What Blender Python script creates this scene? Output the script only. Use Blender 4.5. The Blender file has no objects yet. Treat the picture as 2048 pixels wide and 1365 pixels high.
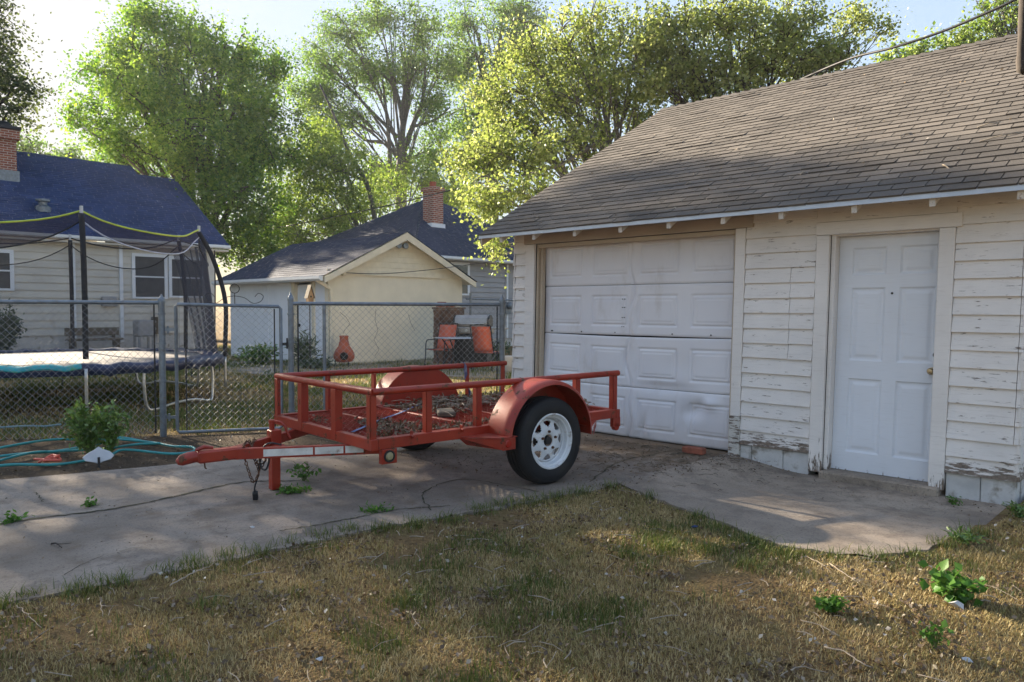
import bpy, math, random
import numpy as np
from mathutils import Vector, Matrix, Quaternion
R = math.radians
random.seed(7); rng = np.random.default_rng(7)
S = bpy.context.scene
COL = S.collection

# ------------------------------------------------------------------ camera
FPX, PITCH, ROLL, YAW, CX, CY, CZ = 1500.0, .042, .004, .806, 3.52, -6.604, 1.382
CAMP = Vector((CX, CY, CZ))
fw = Vector((-math.cos(YAW)*math.cos(PITCH), math.sin(YAW)*math.cos(PITCH), -math.sin(PITCH)))
rt = Vector((math.sin(YAW), math.cos(YAW), 0)); up = rt.cross(fw)
c_, s_ = math.cos(ROLL), math.sin(ROLL)
rt, up = c_*rt+s_*up, -s_*rt+c_*up
cd = bpy.data.cameras.new("camera"); cam = bpy.data.objects.new("camera", cd); COL.objects.link(cam)
cd.sensor_width = 36; cd.lens = 36*FPX/2048; cd.clip_end = 2000; cd.clip_start = .05
cam.matrix_world = Matrix(((rt.x, up.x, -fw.x, CX), (rt.y, up.y, -fw.y, CY), (rt.z, up.z, -fw.z, CZ), (0, 0, 0, 1)))
S.camera = cam

def at(px, py, dep):
    return CAMP+dep*(fw+rt*((px-1024)/FPX)-up*((py-682.5)/FPX))
def gnd(px, py, z=0.0):
    ray = fw+rt*((px-1024)/FPX)-up*((py-682.5)/FPX)
    return CAMP+ray*((z-CZ)/ray.z)

# ------------------------------------------------------------------ light
SUN_EL, SUN_AZ = 21.0, 268.0      # azimuth clockwise from +Y
W = bpy.data.worlds.new("World"); S.world = W; W.use_nodes = True
wn = W.node_tree; bg = wn.nodes['Background']
sky = wn.nodes.new('ShaderNodeTexSky'); sky.sky_type = 'NISHITA'; sky.sun_disc = False
sky.sun_elevation = R(SUN_EL); sky.sun_rotation = R(SUN_AZ)
sky.air_density = 1.0; sky.dust_density = .7; sky.ozone_density = 1.5; sky.altitude = 0
# thin haze evens the sky out: brightness is compressed as c/(1+k luminance)
bw = wn.nodes.new('ShaderNodeRGBToBW'); wn.links.new(sky.outputs[0], bw.inputs[0])
vm = wn.nodes.new('ShaderNodeMath'); vm.operation = 'MULTIPLY_ADD'; vm.inputs[1].default_value = .90; vm.inputs[2].default_value = 1.0; wn.links.new(bw.outputs[0], vm.inputs[0])
vd = wn.nodes.new('ShaderNodeVectorMath'); vd.operation = 'DIVIDE'; wn.links.new(sky.outputs[0], vd.inputs[0]); wn.links.new(vm.outputs[0], vd.inputs[1])
# milky haze: part of the sky's colour gives way to a pale warm grey of the same brightness
b2 = wn.nodes.new('ShaderNodeRGBToBW'); wn.links.new(vd.outputs[0], b2.inputs[0]); gw = wn.nodes.new('ShaderNodeVectorMath'); gw.operation = 'SCALE'; gw.inputs[0].default_value = (1.07, 1.0, .90); wn.links.new(b2.outputs[0], gw.inputs[3])
mx = wn.nodes.new('ShaderNodeMix'); mx.data_type = 'RGBA'; mx.inputs[0].default_value = .28; wn.links.new(vd.outputs[0], mx.inputs[6]); wn.links.new(gw.outputs[0], mx.inputs[7])
wn.links.new(mx.outputs[2], bg.inputs[0]); bg.inputs[1].default_value = .15
ld = bpy.data.lights.new("sun", 'SUN'); ld.energy = 4.2; ld.angle = R(.6); ld.color = (1, .86, .66)
lo = bpy.data.objects.new("sun", ld); COL.objects.link(lo)
sd = Vector((math.sin(R(SUN_AZ))*math.cos(R(SUN_EL)), math.cos(R(SUN_AZ))*math.cos(R(SUN_EL)), math.sin(R(SUN_EL))))
lo.rotation_mode = 'QUATERNION'; lo.rotation_quaternion = sd.to_track_quat('Z', 'Y')
S.view_settings.view_transform = 'Standard'; S.view_settings.look = 'None'
S.view_settings.gamma = 1; S.view_settings.exposure = 2.70

# ------------------------------------------------------------------ materials
class NT:
    def __init__(s, name):
        s.m = bpy.data.materials.new(name); s.m.use_nodes = True
        s.t = s.m.node_tree; s.n = s.t.nodes; s.l = s.t.links
        s.bsdf = s.n['Principled BSDF']; s.out = s.n['Material Output']
        s._co = None
    def co(s):
        if s._co is None: s._co = s.n.new('ShaderNodeTexCoord').outputs['Object']
        return s._co
    def _in(s, sock, v):
        if hasattr(v, 'is_output') or isinstance(v, bpy.types.NodeSocket): s.l.new(v, sock)
        else: sock.default_value = v
    def mapped(s, scale=(1, 1, 1), rot=(0, 0, 0), loc=(0, 0, 0)):
        m = s.n.new('ShaderNodeMapping'); s.l.new(s.co(), m.inputs[0])
        m.inputs[3].default_value = scale; m.inputs[2].default_value = rot; m.inputs[1].default_value = loc
        return m.outputs[0]
    def noise(s, scale, detail=4, rough=.55, vec=None):
        n = s.n.new('ShaderNodeTexNoise'); s.l.new(vec or s.co(), n.inputs['Vector'])
        n.inputs['Scale'].default_value = scale; n.inputs['Detail'].default_value = detail; n.inputs['Roughness'].default_value = rough
        return n.outputs['Fac']
    def voro(s, scale, vec=None, feature='F1'):
        n = s.n.new('ShaderNodeTexVoronoi'); n.feature = feature; s.l.new(vec or s.co(), n.inputs['Vector']); n.inputs['Scale'].default_value = scale
        return n.outputs['Distance']
    def attr(s, name):
        n = s.n.new('ShaderNodeAttribute'); n.attribute_name = name; return n.outputs['Fac']
    def ramp(s, fac, stops):
        n = s.n.new('ShaderNodeValToRGB'); s.l.new(fac, n.inputs[0])
        el = n.color_ramp.elements
        while len(el) < len(stops): el.new(.5)
        for e, (p, c) in zip(el, stops):
            e.position = p; e.color = (*c, 1) if len(c) == 3 else c
        return n.outputs[0]
    def step(s, fac, a, b):
        n = s.n.new('ShaderNodeMapRange'); s.l.new(fac, n.inputs[0]); n.inputs[1].default_value = a; n.inputs[2].default_value = b
        n.interpolation_type = 'SMOOTHSTEP'; return n.outputs[0]
    def math(s, op, a, b=0.0):
        n = s.n.new('ShaderNodeMath'); n.operation = op; s._in(n.inputs[0], a); s._in(n.inputs[1], b); return n.outputs[0]
    def mix(s, fac, a, b, mode='MIX'):
        n = s.n.new('ShaderNodeMix'); n.data_type = 'RGBA'; n.blend_type = mode
        s._in(n.inputs[0], fac)
        s._in(n.inputs[6], (*a, 1) if isinstance(a, tuple) and len(a) == 3 else a)
        s._in(n.inputs[7], (*b, 1) if isinstance(b, tuple) and len(b) == 3 else b)
        return n.outputs[2]
    def sepz(s, axis=2, geo=False):
        n = s.n.new('ShaderNodeSeparateXYZ'); s.l.new(s.co(), n.inputs[0]); return n.outputs[axis]
    def bump(s, h, strength=.3, dist=.01):
        n = s.n.new('ShaderNodeBump'); s.l.new(h, n.inputs['Height']); n.inputs['Strength'].default_value = strength; n.inputs['Distance'].default_value = dist
        s.l.new(n.outputs[0], s.bsdf.inputs['Normal'])
    def base(s, c): s._in(s.bsdf.inputs['Base Color'], (*c, 1) if isinstance(c, tuple) else c)
    def rough(s, r): s._in(s.bsdf.inputs['Roughness'], r)
    def metal(s, r): s._in(s.bsdf.inputs['Metallic'], r)
    def spec(s, r): s.bsdf.inputs['Specular IOR Level'].default_value = r

def simple(name, c, rough=.6, var=.15, scale=6, metal=0, bump=0, bscale=60, spec=.5, dirt=None, dirt_amt=(.55, .75), dscale=5):
    t = NT(name)
    n = t.noise(scale, 5)
    lo_ = tuple(x*(1-var) for x in c); hi = tuple(min(1, x*(1+var)) for x in c)
    colr = t.ramp(n, [(.3, lo_), (.7, hi)])
    if dirt:
        d = t.step(t.noise(dscale, 6, .65), *dirt_amt); colr = t.mix(d, colr, dirt)
    t.base(colr); t.rough(rough); t.metal(metal); t.spec(spec)
    if bump: t.bump(t.noise(bscale, 4), bump, .004)
    return t.m

def painted(name, c, peel=(.62, .68), peelc=(.16, .12, .09), grain=(2, 8, 30), low=None, grime=.25, rough=.55, stretch=(.8, 3, 5)):
    """old paint on boards: thin grime and flaked spots; low=(z0,z1) more flaking towards a worn lower edge"""
    t = NT(name)
    v = t.mapped(stretch)
    big = t.noise(1.7, 4); fine = t.noise(9, 6, .7, v); g = t.noise(5, 6, .7, t.mapped((1.2, 4, 14)))
    colr = t.ramp(big, [(.3, tuple(x*(1-grime*.5) for x in c)), (.7, c)])
    colr = t.mix(t.math('MULTIPLY', t.step(g, .5, .8), grime*1.3), colr, (.30, .25, .19))
    f = t.step(fine, *peel)
    if low:
        z = t.step(t.sepz(2), low[1], low[0])
        f = t.math('MAXIMUM', f, t.step(t.math('ADD', t.math('MULTIPLY', z, .22), fine), peel[0]-.005, peel[1]))
    colr = t.mix(f, colr, t.ramp(t.noise(40, 4), [(.3, tuple(x*.6 for x in peelc)), (.7, tuple(min(1, x*1.5) for x in peelc))]))
    t.base(colr); t.rough(rough)
    t.bump(t.math('SUBTRACT', t.math('MULTIPLY', g, .3), f), .25, .003)
    return t.m

M = {}
M['white_wood'] = painted('peeling_white_paint', (.79, .745, .70), peel=(.605, .68), low=(.10, .30), grain=1, grime=.30)
M['white_trim'] = painted('white_trim_paint', (.80, .755, .71), peel=(.68, .74), low=(-.05, .3), stretch=(5, 3, .8))
M['white_sill'] = painted('worn_white_sill', (.62, .60, .55), peel=(.5, .56))
M['tan_jamb'] = painted('weathered_tan_jamb', (.56, .46, .34), peel=(.66, .75), stretch=(14, 14, .8), grime=.5)
M['soffit'] = painted('eave_board_paint', (.50, .41, .32), peel=(.64, .74), grime=.5, stretch=(3, 3, 3))
M['rafter'] = painted('rafter_paint', (.62, .57, .50), peel=(.58, .66), peelc=(.25, .14, .07), stretch=(6, 3, 6))
M['door_white'] = painted('entry_door_paint', (.74, .76, .80), peel=(.76, .80), low=(-.02, .08), grime=.15, stretch=(3, 3, .7))
def steel_door():
    t = NT('garage_door_paint')
    colr = t.ramp(t.noise(1.3, 4), [(.3, (.70, .69, .72)), (.7, (.77, .76, .78))])
    v = t.mapped((1.5, 1, .6))
    colr = t.mix(t.math('MULTIPLY', t.step(t.noise(3, 6, .7, v), .52, .8), .4), colr, (.42, .36, .29))
    colr = t.mix(t.math('MULTIPLY', t.step(t.sepz(2), .35, -.02), t.math('MULTIPLY', t.noise(6, 5), .55)), colr, (.36, .27, .19))
    t.base(colr); t.rough(.48); t.bump(t.noise(90, 3), .06, .002); return t.m
M['steel_door'] = steel_door()
M['block'] = simple('painted_block', (.56, .55, .53), .85, .2, 5, bump=.4, bscale=50, dirt=(.22, .19, .15), dirt_amt=(.5, .72))
M['drip'] = simple('drip_edge_metal', (.42, .47, .55), .35, .1, 9, metal=.4)
M['black'] = simple('black_plastic', (.02, .02, .022), .5)
M['dark_void'] = simple('dark_interior', (.02, .018, .015), .9)
M['brass'] = simple('worn_brass', (.45, .34, .2), .35, metal=.9)

def shingle_mat(name, c1, c2, speck=True, rough=.9):
    t = NT(name)
    a = t.attr('tone')
    colr = t.ramp(a, [(0, c1), (1, c2)])
    g = t.noise(260, 2, .6)
    colr = t.mix(.5, colr, t.ramp(g, [(.3, (.25, .25, .25)), (.7, (.8, .8, .8))]), 'OVERLAY')
    big = t.noise(.9, 4)
    colr = t.mix(t.math('MULTIPLY', t.step(big, .45, .7), .35), colr, tuple(x*.6 for x in c1))
    t.base(colr); t.rough(rough); t.spec(.25); t.bump(g, .5, .003); return t.m
M['shingle'] = shingle_mat('weathered_grey_shingle', (.082, .072, .063), (.150, .131, .113))
M['shingle_blue'] = shingle_mat('blue_grey_shingle', (.020, .036, .095), (.045, .070, .16))
M['shingle_slate'] = shingle_mat('slate_shingle', (.020, .028, .055), (.048, .056, .085))

def red_paint():
    t = NT('faded_red_paint')
    colr = t.ramp(t.noise(2.5, 5), [(.3, (.24, .016, .006)), (.7, (.36, .034, .011))]); colr = t.mix(t.math('MULTIPLY', t.step(t.noise(4, 7, .7), .5, .68), .5), colr, (.17, .022, .012)); colr = t.mix(t.step(t.noise(38, 5, .7), .66, .71), colr, (.05, .03, .022))
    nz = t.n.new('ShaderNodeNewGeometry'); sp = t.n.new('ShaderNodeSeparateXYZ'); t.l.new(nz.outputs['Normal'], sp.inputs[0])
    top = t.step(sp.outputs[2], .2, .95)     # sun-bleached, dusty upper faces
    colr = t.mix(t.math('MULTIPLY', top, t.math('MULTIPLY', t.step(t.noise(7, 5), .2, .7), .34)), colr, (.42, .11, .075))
    r = t.step(t.noise(11, 8, .74), .575, .64)
    colr = t.mix(r, colr, t.ramp(t.noise(50, 3), [(.3, (.045, .022, .012)), (.7, (.16, .07, .03))]))
    t.base(colr); t.rough(t.math('ADD', t.math('MULTIPLY', r, .4), .42)); t.bump(t.noise(60, 4), .12, .003); return t.m
M['red'] = red_paint()
M['rust'] = simple('rusty_steel', (.10, .045, .022), .85, .5, 20, bump=.4)
def rubber():
    t = NT('tyre_rubber')
    d = t.step(t.noise(5, 5), .45, .75)
    t.base(t.mix(t.math('MULTIPLY', d, .22), (.009, .009, .010), (.06, .05, .042))); t.rough(.75); t.bump(t.noise(70, 3), .15, .002); return t.m
M['rubber'] = rubber()
M['rim'] = simple('white_rim_paint', (.66, .68, .70), .35, .08, 8, dirt=(.20, .13, .08), dirt_amt=(.54, .72), dscale=12)
M['galv'] = simple('galvanised_steel', (.19, .215, .24), .45, .25, 14, metal=.5, dirt=(.17, .12, .08), dirt_amt=(.6, .78), dscale=9)
M['wire'] = simple('galvanised_wire', (.30, .31, .32), .5, .2, 14, metal=.5)
M['galv_pole'] = simple('trampoline_steel', (.48, .48, .47), .32, .12, 8, metal=.85)
M['dark_metal'] = simple('dark_metal', (.035, .035, .037), .5, metal=.4)
M['foam'] = simple('black_foam_sleeve', (.018, .018, .02), .8, bump=.2)
def netting(name, alpha, c=(.03, .032, .045)):
    t = NT(name); t.base(c); t.rough(.9)
    w = t.n.new('ShaderNodeTexChecker'); t.l.new(t.co(), w.inputs[0]); w.inputs['Scale'].default_value = 90
    a = t.math('ADD', t.math('MULTIPLY', w.outputs['Fac'], .08), alpha-.04)
    t._in(t.bsdf.inputs['Alpha'], a); return t.m
M['net'] = netting('enclosure_net', .15); M['net_band'] = netting('net_band', .72, (.035, .03, .05)); M['net_fold'] = netting('bunched_net', .60, (.05, .052, .07))
M['mat_grey'] = simple('trampoline_mat', (.22, .20, .185), .55, .1, 3)
M['pad_navy'] = simple('navy_vinyl', (.02, .03, .075), .4, .3, 5)
M['pad_teal'] = simple('teal_vinyl', (.03, .33, .36), .4, .3, 6, dirt=(.10, .30, .10), dirt_amt=(.55, .7))
M['lime'] = simple('lime_sleeve', (.50, .58, .05), .6)
M['rope_pale'] = simple('pale_rope', (.45, .47, .55), .7)
M['hose'] = simple('teal_hose', (.025, .25, .25), .42, .2, 9, dirt=(.12, .12, .08), dirt_amt=(.6, .8))
M['hose_pale'] = simple('faded_hose', (.16, .26, .28), .5)
M['coral'] = simple('coral_plastic', (.62, .11, .07), .4)
M['cream'] = simple('cream_stucco', (.73, .665, .53), .85, .07, 2, bump=.25, bscale=40, dirt=(.38, .36, .32), dirt_amt=(.6, .85), dscale=1.3)
M['cream_trim'] = simple('cream_trim', (.70, .63, .49), .6, .07)
M['pale_blue_white'] = simple('cool_white_paint', (.74, .77, .82), .6, .05, 2)
M['white_metal'] = simple('white_metal', (.72, .74, .76), .4, .05)
M['house_white'] = simple('house_siding_paint', (.58, .55, .49), .6, .08, 2, dirt=(.40, .36, .30), dirt_amt=(.55, .8), dscale=1.6)
M['house_grey'] = simple('grey_siding_paint', (.33, .325, .33), .6, .06, 2)
def glass(name, c=(.03, .035, .045)):
    t = NT(name); t.base(c); t.rough(.08); t.spec(.8); return t.m
M['glass'] = glass('window_glass')
M['screen'] = simple('insect_screen', (.075, .072, .07), .7)
def brick_mat():
    t = NT('red_brick')
    b = t.n.new('ShaderNodeTexBrick'); cb = t.n.new('ShaderNodeCombineXYZ'); sp = t.n.new('ShaderNodeSeparateXYZ')
    t.l.new(t.co(), sp.inputs[0]); t.l.new(t.math('ADD', sp.outputs[0], sp.outputs[1]), cb.inputs[0]); t.l.new(sp.outputs[2], cb.inputs[1])
    t.l.new(cb.outputs[0], b.inputs[0])
    b.inputs['Color1'].default_value = (.34, .10, .05, 1); b.inputs['Color2'].default_value = (.22, .055, .03, 1); b.inputs['Mortar'].default_value = (.46, .40, .34, 1)
    b.inputs['Scale'].default_value = 1; b.inputs['Brick Width'].default_value = .21; b.inputs['Row Height'].default_value = .075; b.inputs['Mortar Size'].default_value = .011
    b.inputs['Bias'].default_value = -.1
    t.base(t.mix(.4, b.outputs[0], t.ramp(t.noise(14, 4), [(.3, (.3, .3, .3)), (.7, (.7, .7, .7))]), 'OVERLAY')); t.rough(.9); t.bump(b.outputs['Fac'], -.4, .01); return t.m
M['brick'] = brick_mat()
M['stone_brown'] = simple('brown_stacked_stone', (.13, .075, .05), .9, .5, 7, bump=.6, bscale=14)
M['brick_solid'] = simple('old_red_brick', (.27, .085, .05), .9, .35, 14, bump=.5, bscale=40)
M['terracotta'] = simple('terracotta', (.36, .09, .045), .75, .25, 5, dirt=(.12, .05, .035), dirt_amt=(.6, .8))
M['sling'] = simple('red_orange_sling', (.52, .12, .07), .7, .12, 5)
M['steel'] = simple('brushed_steel', (.34, .32, .29), .42, .12, 6, metal=.8)
M['table_glass'] = simple('pale_table_top', (.32, .36, .42), .2, .1)
M['wood'] = simple('bare_wood', (.40, .24, .12), .8, .3, 10, bump=.3)
M['old_wood'] = simple('grey_brown_wood', (.12, .095, .065), .85, .35, 12, bump=.4)
M['strap'] = simple('blue_strap', (.10, .13, .27), .7, .3, 12, dirt=(.35, .36, .4), dirt_amt=(.5, .7), dscale=9)
M['tape'] = simple('reflective_tape', (.60, .58, .54), .45, .2, 14, dirt=(.20, .12, .07), dirt_amt=(.55, .75), dscale=9)
M['amber'] = simple('dull_amber_lens', (.34, .30, .17), .3, .2, 30)
M['red_lens'] = simple('red_lens', (.35, .02, .012), .25)
M['sign_white'] = simple('white_plaque', (.48, .49, .50), .5)
M['bark'] = simple('grey_brown_bark', (.095, .088, .084), .95, .35, 12, bump=.7, bscale=24)
M['bark_dark'] = simple('dark_bark', (.045, .036, .03), .95, .35, 12, bump=.6, bscale=24)
M['twig'] = simple('dry_twig', (.33, .27, .20), .9, .3, 20)
M['stem'] = simple('green_stem', (.10, .14, .04), .7)

def leaf_mat(name, stops, trans=.45, gloss=.05):
    t = NT(name); colr = t.ramp(t.attr('tone'), stops)
    d = t.n.new('ShaderNodeBsdfDiffuse'); tr = t.n.new('ShaderNodeBsdfTranslucent'); g = t.n.new('ShaderNodeBsdfGlossy')
    t.l.new(colr, d.inputs[0]); g.inputs['Roughness'].default_value = .45; g.inputs[0].default_value = (.8, .85, .8, 1)
    t.l.new(t.mix(.5, colr, (.9, 1, .25), 'MULTIPLY') if False else colr, tr.inputs[0])
    m1 = t.n.new('ShaderNodeMixShader'); m1.inputs[0].default_value = trans; t.l.new(d.outputs[0], m1.inputs[1]); t.l.new(tr.outputs[0], m1.inputs[2])
    m2 = t.n.new('ShaderNodeMixShader'); m2.inputs[0].default_value = gloss; t.l.new(m1.outputs[0], m2.inputs[1]); t.l.new(g.outputs[0], m2.inputs[2])
    t.l.new(m2.outputs[0], t.out.inputs[0]); t.n.remove(t.bsdf); return t.m
M['leaf_maple'] = leaf_mat('maple_leaf', [(0, (.05, .14, .010)), (.5, (.15, .28, .018)), (1, (.34, .46, .05))], .55)
M['leaf_elm'] = leaf_mat('elm_leaf', [(0, (.06, .13, .02)), (.5, (.14, .25, .035)), (1, (.27, .38, .08))], .55)
M['leaf_bush'] = leaf_mat('young_tree_leaf', [(0, (.07, .14, .016)), (.5, (.18, .27, .03)), (1, (.36, .43, .08))], .55)
M['leaf_yellow'] = leaf_mat('spring_yellow_leaf', [(0, (.13, .19, .025)), (.5, (.25, .31, .065)), (1, (.43, .46, .15))], .55)
M['leaf_olive'] = leaf_mat('olive_leaf', [(0, (.040, .06, .016)), (.5, (.08, .11, .026)), (1, (.14, .17, .045))])
M['leaf_shrub'] = leaf_mat('shrub_leaf', [(0, (.05, .11, .018)), (.5, (.12, .22, .03)), (1, (.25, .36, .07))], .35, .08)
M['leaf_weed'] = leaf_mat('weed_leaf', [(0, (.045, .12, .02)), (.5, (.09, .21, .03)), (1, (.15, .28, .05))], .35, .02)
M['leaf_dull'] = leaf_mat('dull_garden_leaf', [(0, (.04, .065, .035)), (.5, (.09, .12, .07)), (1, (.18, .22, .14))], .3)
M['grass'] = leaf_mat('grass_blade', [(0, (.055, .085, .016)), (.35, (.13, .16, .030)), (.6, (.34, .26, .10)), (1, (.60, .46, .23))], .25, .03)
M['litter'] = leaf_mat('dry_litter', [(0, (.09, .055, .03)), (.5, (.22, .15, .09)), (.8, (.32, .26, .19)), (1, (.50, .46, .41))], .1, .04)

def concrete(name, dirt_fn=None, c=(.325, .268, .215)):
    t = NT(name)
    big = t.noise(.8, 5); mid = t.noise(5, 6, .65); fine = t.noise(120, 3, .7)
    colr = t.ramp(big, [(.38, tuple(x*.70 for x in c)), (.62, tuple(x*1.12 for x in c))])
    colr = t.mix(t.math('MULTIPLY', t.step(mid, .45, .64), .6), colr, (.19, .15, .115)); colr = t.mix(t.math('MULTIPLY', t.step(t.noise(2.1, 7, .75), .52, .62), .6), colr, (.17, .14, .115)); colr = t.mix(t.math('MULTIPLY', t.step(t.noise(60, 2), .58, .66), .6), colr, (.12, .10, .085))
    colr = t.mix(.35, colr, t.ramp(fine, [(.3, (.28, .28, .28)), (.72, (.75, .75, .75))]), 'OVERLAY')
    if dirt_fn: colr = dirt_fn(t, colr, mid)
    t.base(colr); t.rough(.9); t.spec(.25); t.bump(t.math('ADD', fine, t.math('MULTIPLY', mid, .8)), .5, .008); return t.m
def drive_dirt(t, colr, mid):
    # soil and seed dust lie thickest along the foot of the garage door and under the trailer
    y = t.step(t.sepz(1), -1.9, -.1)
    a = t.math('ADD', t.math('MULTIPLY', y, .34), mid)
    colr = t.mix(t.math('MULTIPLY', t.step(a, .55, .85), .85), colr, (.17, .115, .07))
    pad = t.noise(1.1, 5, .6, t.mapped((1.6, .7, 1)))
    return t.mix(t.math('MULTIPLY', t.step(pad, .5, .68), .55), colr, (.15, .115, .085))
M['concrete'] = concrete('driveway_concrete', drive_dirt)
M['path'] = concrete('path_concrete', None, (.335, .275, .215))
M['patio'] = concrete('patio_concrete', None, (.36, .33, .30))
def soil(name, a, b, g, bias=.5):
    t = NT(name)
    n1 = t.noise(2.2, 6, .65); n2 = t.noise(28, 6, .7); v = t.voro(70)
    colr = t.ramp(n2, [(.25, a), (.5, b), (.75, tuple(x*1.5 for x in b))])
    colr = t.mix(t.step(n1, bias, bias+.2), colr, g)
    t.base(colr); t.rough(1); t.spec(.1); t.bump(t.math('ADD', n2, t.math('MULTIPLY', v, .8)), .8, .02); return t.m
M['ground'] = soil('thatch_and_soil', (.07, .043, .022), (.17, .115, .055), (.19, .145, .06))
M['soil_bed'] = soil('dark_bed_soil', (.035, .026, .018), (.085, .062, .042), (.10, .09, .05), .55)
M['moss'] = simple('moss_and_dirt', (.055, .05, .025), 1, .5, 30)

# ------------------------------------------------------------------ mesh helpers
class MB:
    def __init__(s): s.v = []; s.f = []; s.tone = []; s.t = .5
    def add(s, vs, fs):
        o = len(s.v); s.v += [tuple(v) for v in vs]; s.f += [tuple(i+o for i in f) for f in fs]; s.tone += [s.t]*len(vs); return s
    def box(s, lo_, hi):
        (a, b, c), (d, e, f) = lo_, hi
        return s.add([(a, b, c), (d, b, c), (d, e, c), (a, e, c), (a, b, f), (d, b, f), (d, e, f), (a, e, f)],
                     [(0, 3, 2, 1), (4, 5, 6, 7), (0, 1, 5, 4), (1, 2, 6, 5), (2, 3, 7, 6), (3, 0, 4, 7)])
    def bar(s, p, q, w, h, upv=(0, 0, 1)):
        p, q, u = Vector(p), Vector(q), Vector(upv); d = (q-p).normalized(); x = d.cross(u)
        if x.length < 1e-4: x = d.cross(Vector((1, 0, 0)))
        x.normalize(); y = x.cross(d); x *= w/2; y *= h/2
        return s.add([p-x-y, p+x-y, p+x+y, p-x+y, q-x-y, q+x-y, q+x+y, q-x+y],
                     [(0, 1, 2, 3), (7, 6, 5, 4), (0, 4, 5, 1), (1, 5, 6, 2), (2, 6, 7, 3), (3, 7, 4, 0)])
    def tube(s, pts, r, n=8, cap=True):
        P = [Vector(p) for p in pts]; rs = r if isinstance(r, (list, tuple)) else [r]*len(P)
        prev = None; vs = []; fs = []
        for i, p in enumerate(P):
            t = (P[min(i+1, len(P)-1)]-P[max(i-1, 0)])
            if t.length < 1e-9: t = Vector((0, 0, 1))
            t.normalize()
            if prev is None:
                a = t.cross(Vector((0, 0, 1)))
                if a.length < .05: a = t.cross(Vector((1, 0, 0)))
            else: a = prev-t*prev.dot(t)
            a.normalize(); prev = a; b = t.cross(a)
            for k in range(n):
                th = 2*math.pi*k/n; vs.append(p+(a*math.cos(th)+b*math.sin(th))*rs[i])
        for i in range(len(P)-1):
            for k in range(n): fs.append((i*n+k, i*n+(k+1) % n, (i+1)*n+(k+1) % n, (i+1)*n+k))
        if cap and n > 2: fs += [tuple(range(n-1, -1, -1)), tuple((len(P)-1)*n+k for k in range(n))]
        return s.add(vs, fs)
    def cyl(s, p, q, r, n=16): return s.tube([p, q], r, n)
    def lathe(s, prof, n=32, o=(0, 0, 0), axis='Z', closed=False):
        vs = []; fs = []; m = len(prof)
        for k in range(n):
            a = 2*math.pi*k/n
            for (r, z) in prof:
                x, y = r*math.cos(a), r*math.sin(a)
                v = {'Z': (x, y, z), 'X': (z, x, y), 'Y': (y, z, x)}[axis]
                vs.append((v[0]+o[0], v[1]+o[1], v[2]+o[2]))
        for k in range(n):
            k2 = (k+1) % n
            for j in range(m if closed else m-1):
                j2 = (j+1) % m; fs.append((k*m+j, k2*m+j, k2*m+j2, k*m+j2))
        return s.add(vs, fs)
    def prism(s, poly, vec):
        P = [Vector(p) for p in poly]; vec = Vector(vec); n = len(P)
        return s.add(P+[p+vec for p in P], [tuple(range(n-1, -1, -1)), tuple(range(n, 2*n))]+[(i, (i+1) % n, n+(i+1) % n, n+i) for i in range(n)])
    def ball(s, c, r, n=10, sc=(1, 1, 1)):
        prof = [(max(1e-4, math.sin(math.pi*i/n))*r, -math.cos(math.pi*i/n)*r) for i in range(n+1)]
        o = len(s.v); s.lathe(prof, n*2)
        for i in range(o, len(s.v)): s.v[i] = (s.v[i][0]*sc[0]+c[0], s.v[i][1]*sc[1]+c[1], s.v[i][2]*sc[2]+c[2])
        return s
    def build(s, name, m, parent=None, bevel=0, smooth=False, xf=None, loc=None, seg=1):
        v = np.array(s.v, dtype=float).reshape(-1, 3)
        if xf is not None: v = xf(v)
        me = bpy.data.meshes.new(name); me.from_pydata(v.tolist(), [], s.f)
        at_ = me.attributes.new('tone', 'FLOAT', 'POINT'); at_.data.foreach_set('value', np.array(s.tone, dtype=np.float32))
        import bmesh
        bm = bmesh.new(); bm.from_mesh(me); bmesh.ops.recalc_face_normals(bm, faces=bm.faces); bm.to_mesh(me); bm.free()
        if smooth: me.shade_smooth()
        me.materials.append(M[m] if isinstance(m, str) else m)
        o = bpy.data.objects.new(name, me); COL.objects.link(o)
        if parent is not None: o.parent = parent
        if loc is not None: o.location = loc
        if bevel:
            b = o.modifiers.new('edge', 'BEVEL'); b.width = bevel; b.segments = seg; b.limit_method = 'ANGLE'; b.angle_limit = R(40)
        return o

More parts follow.
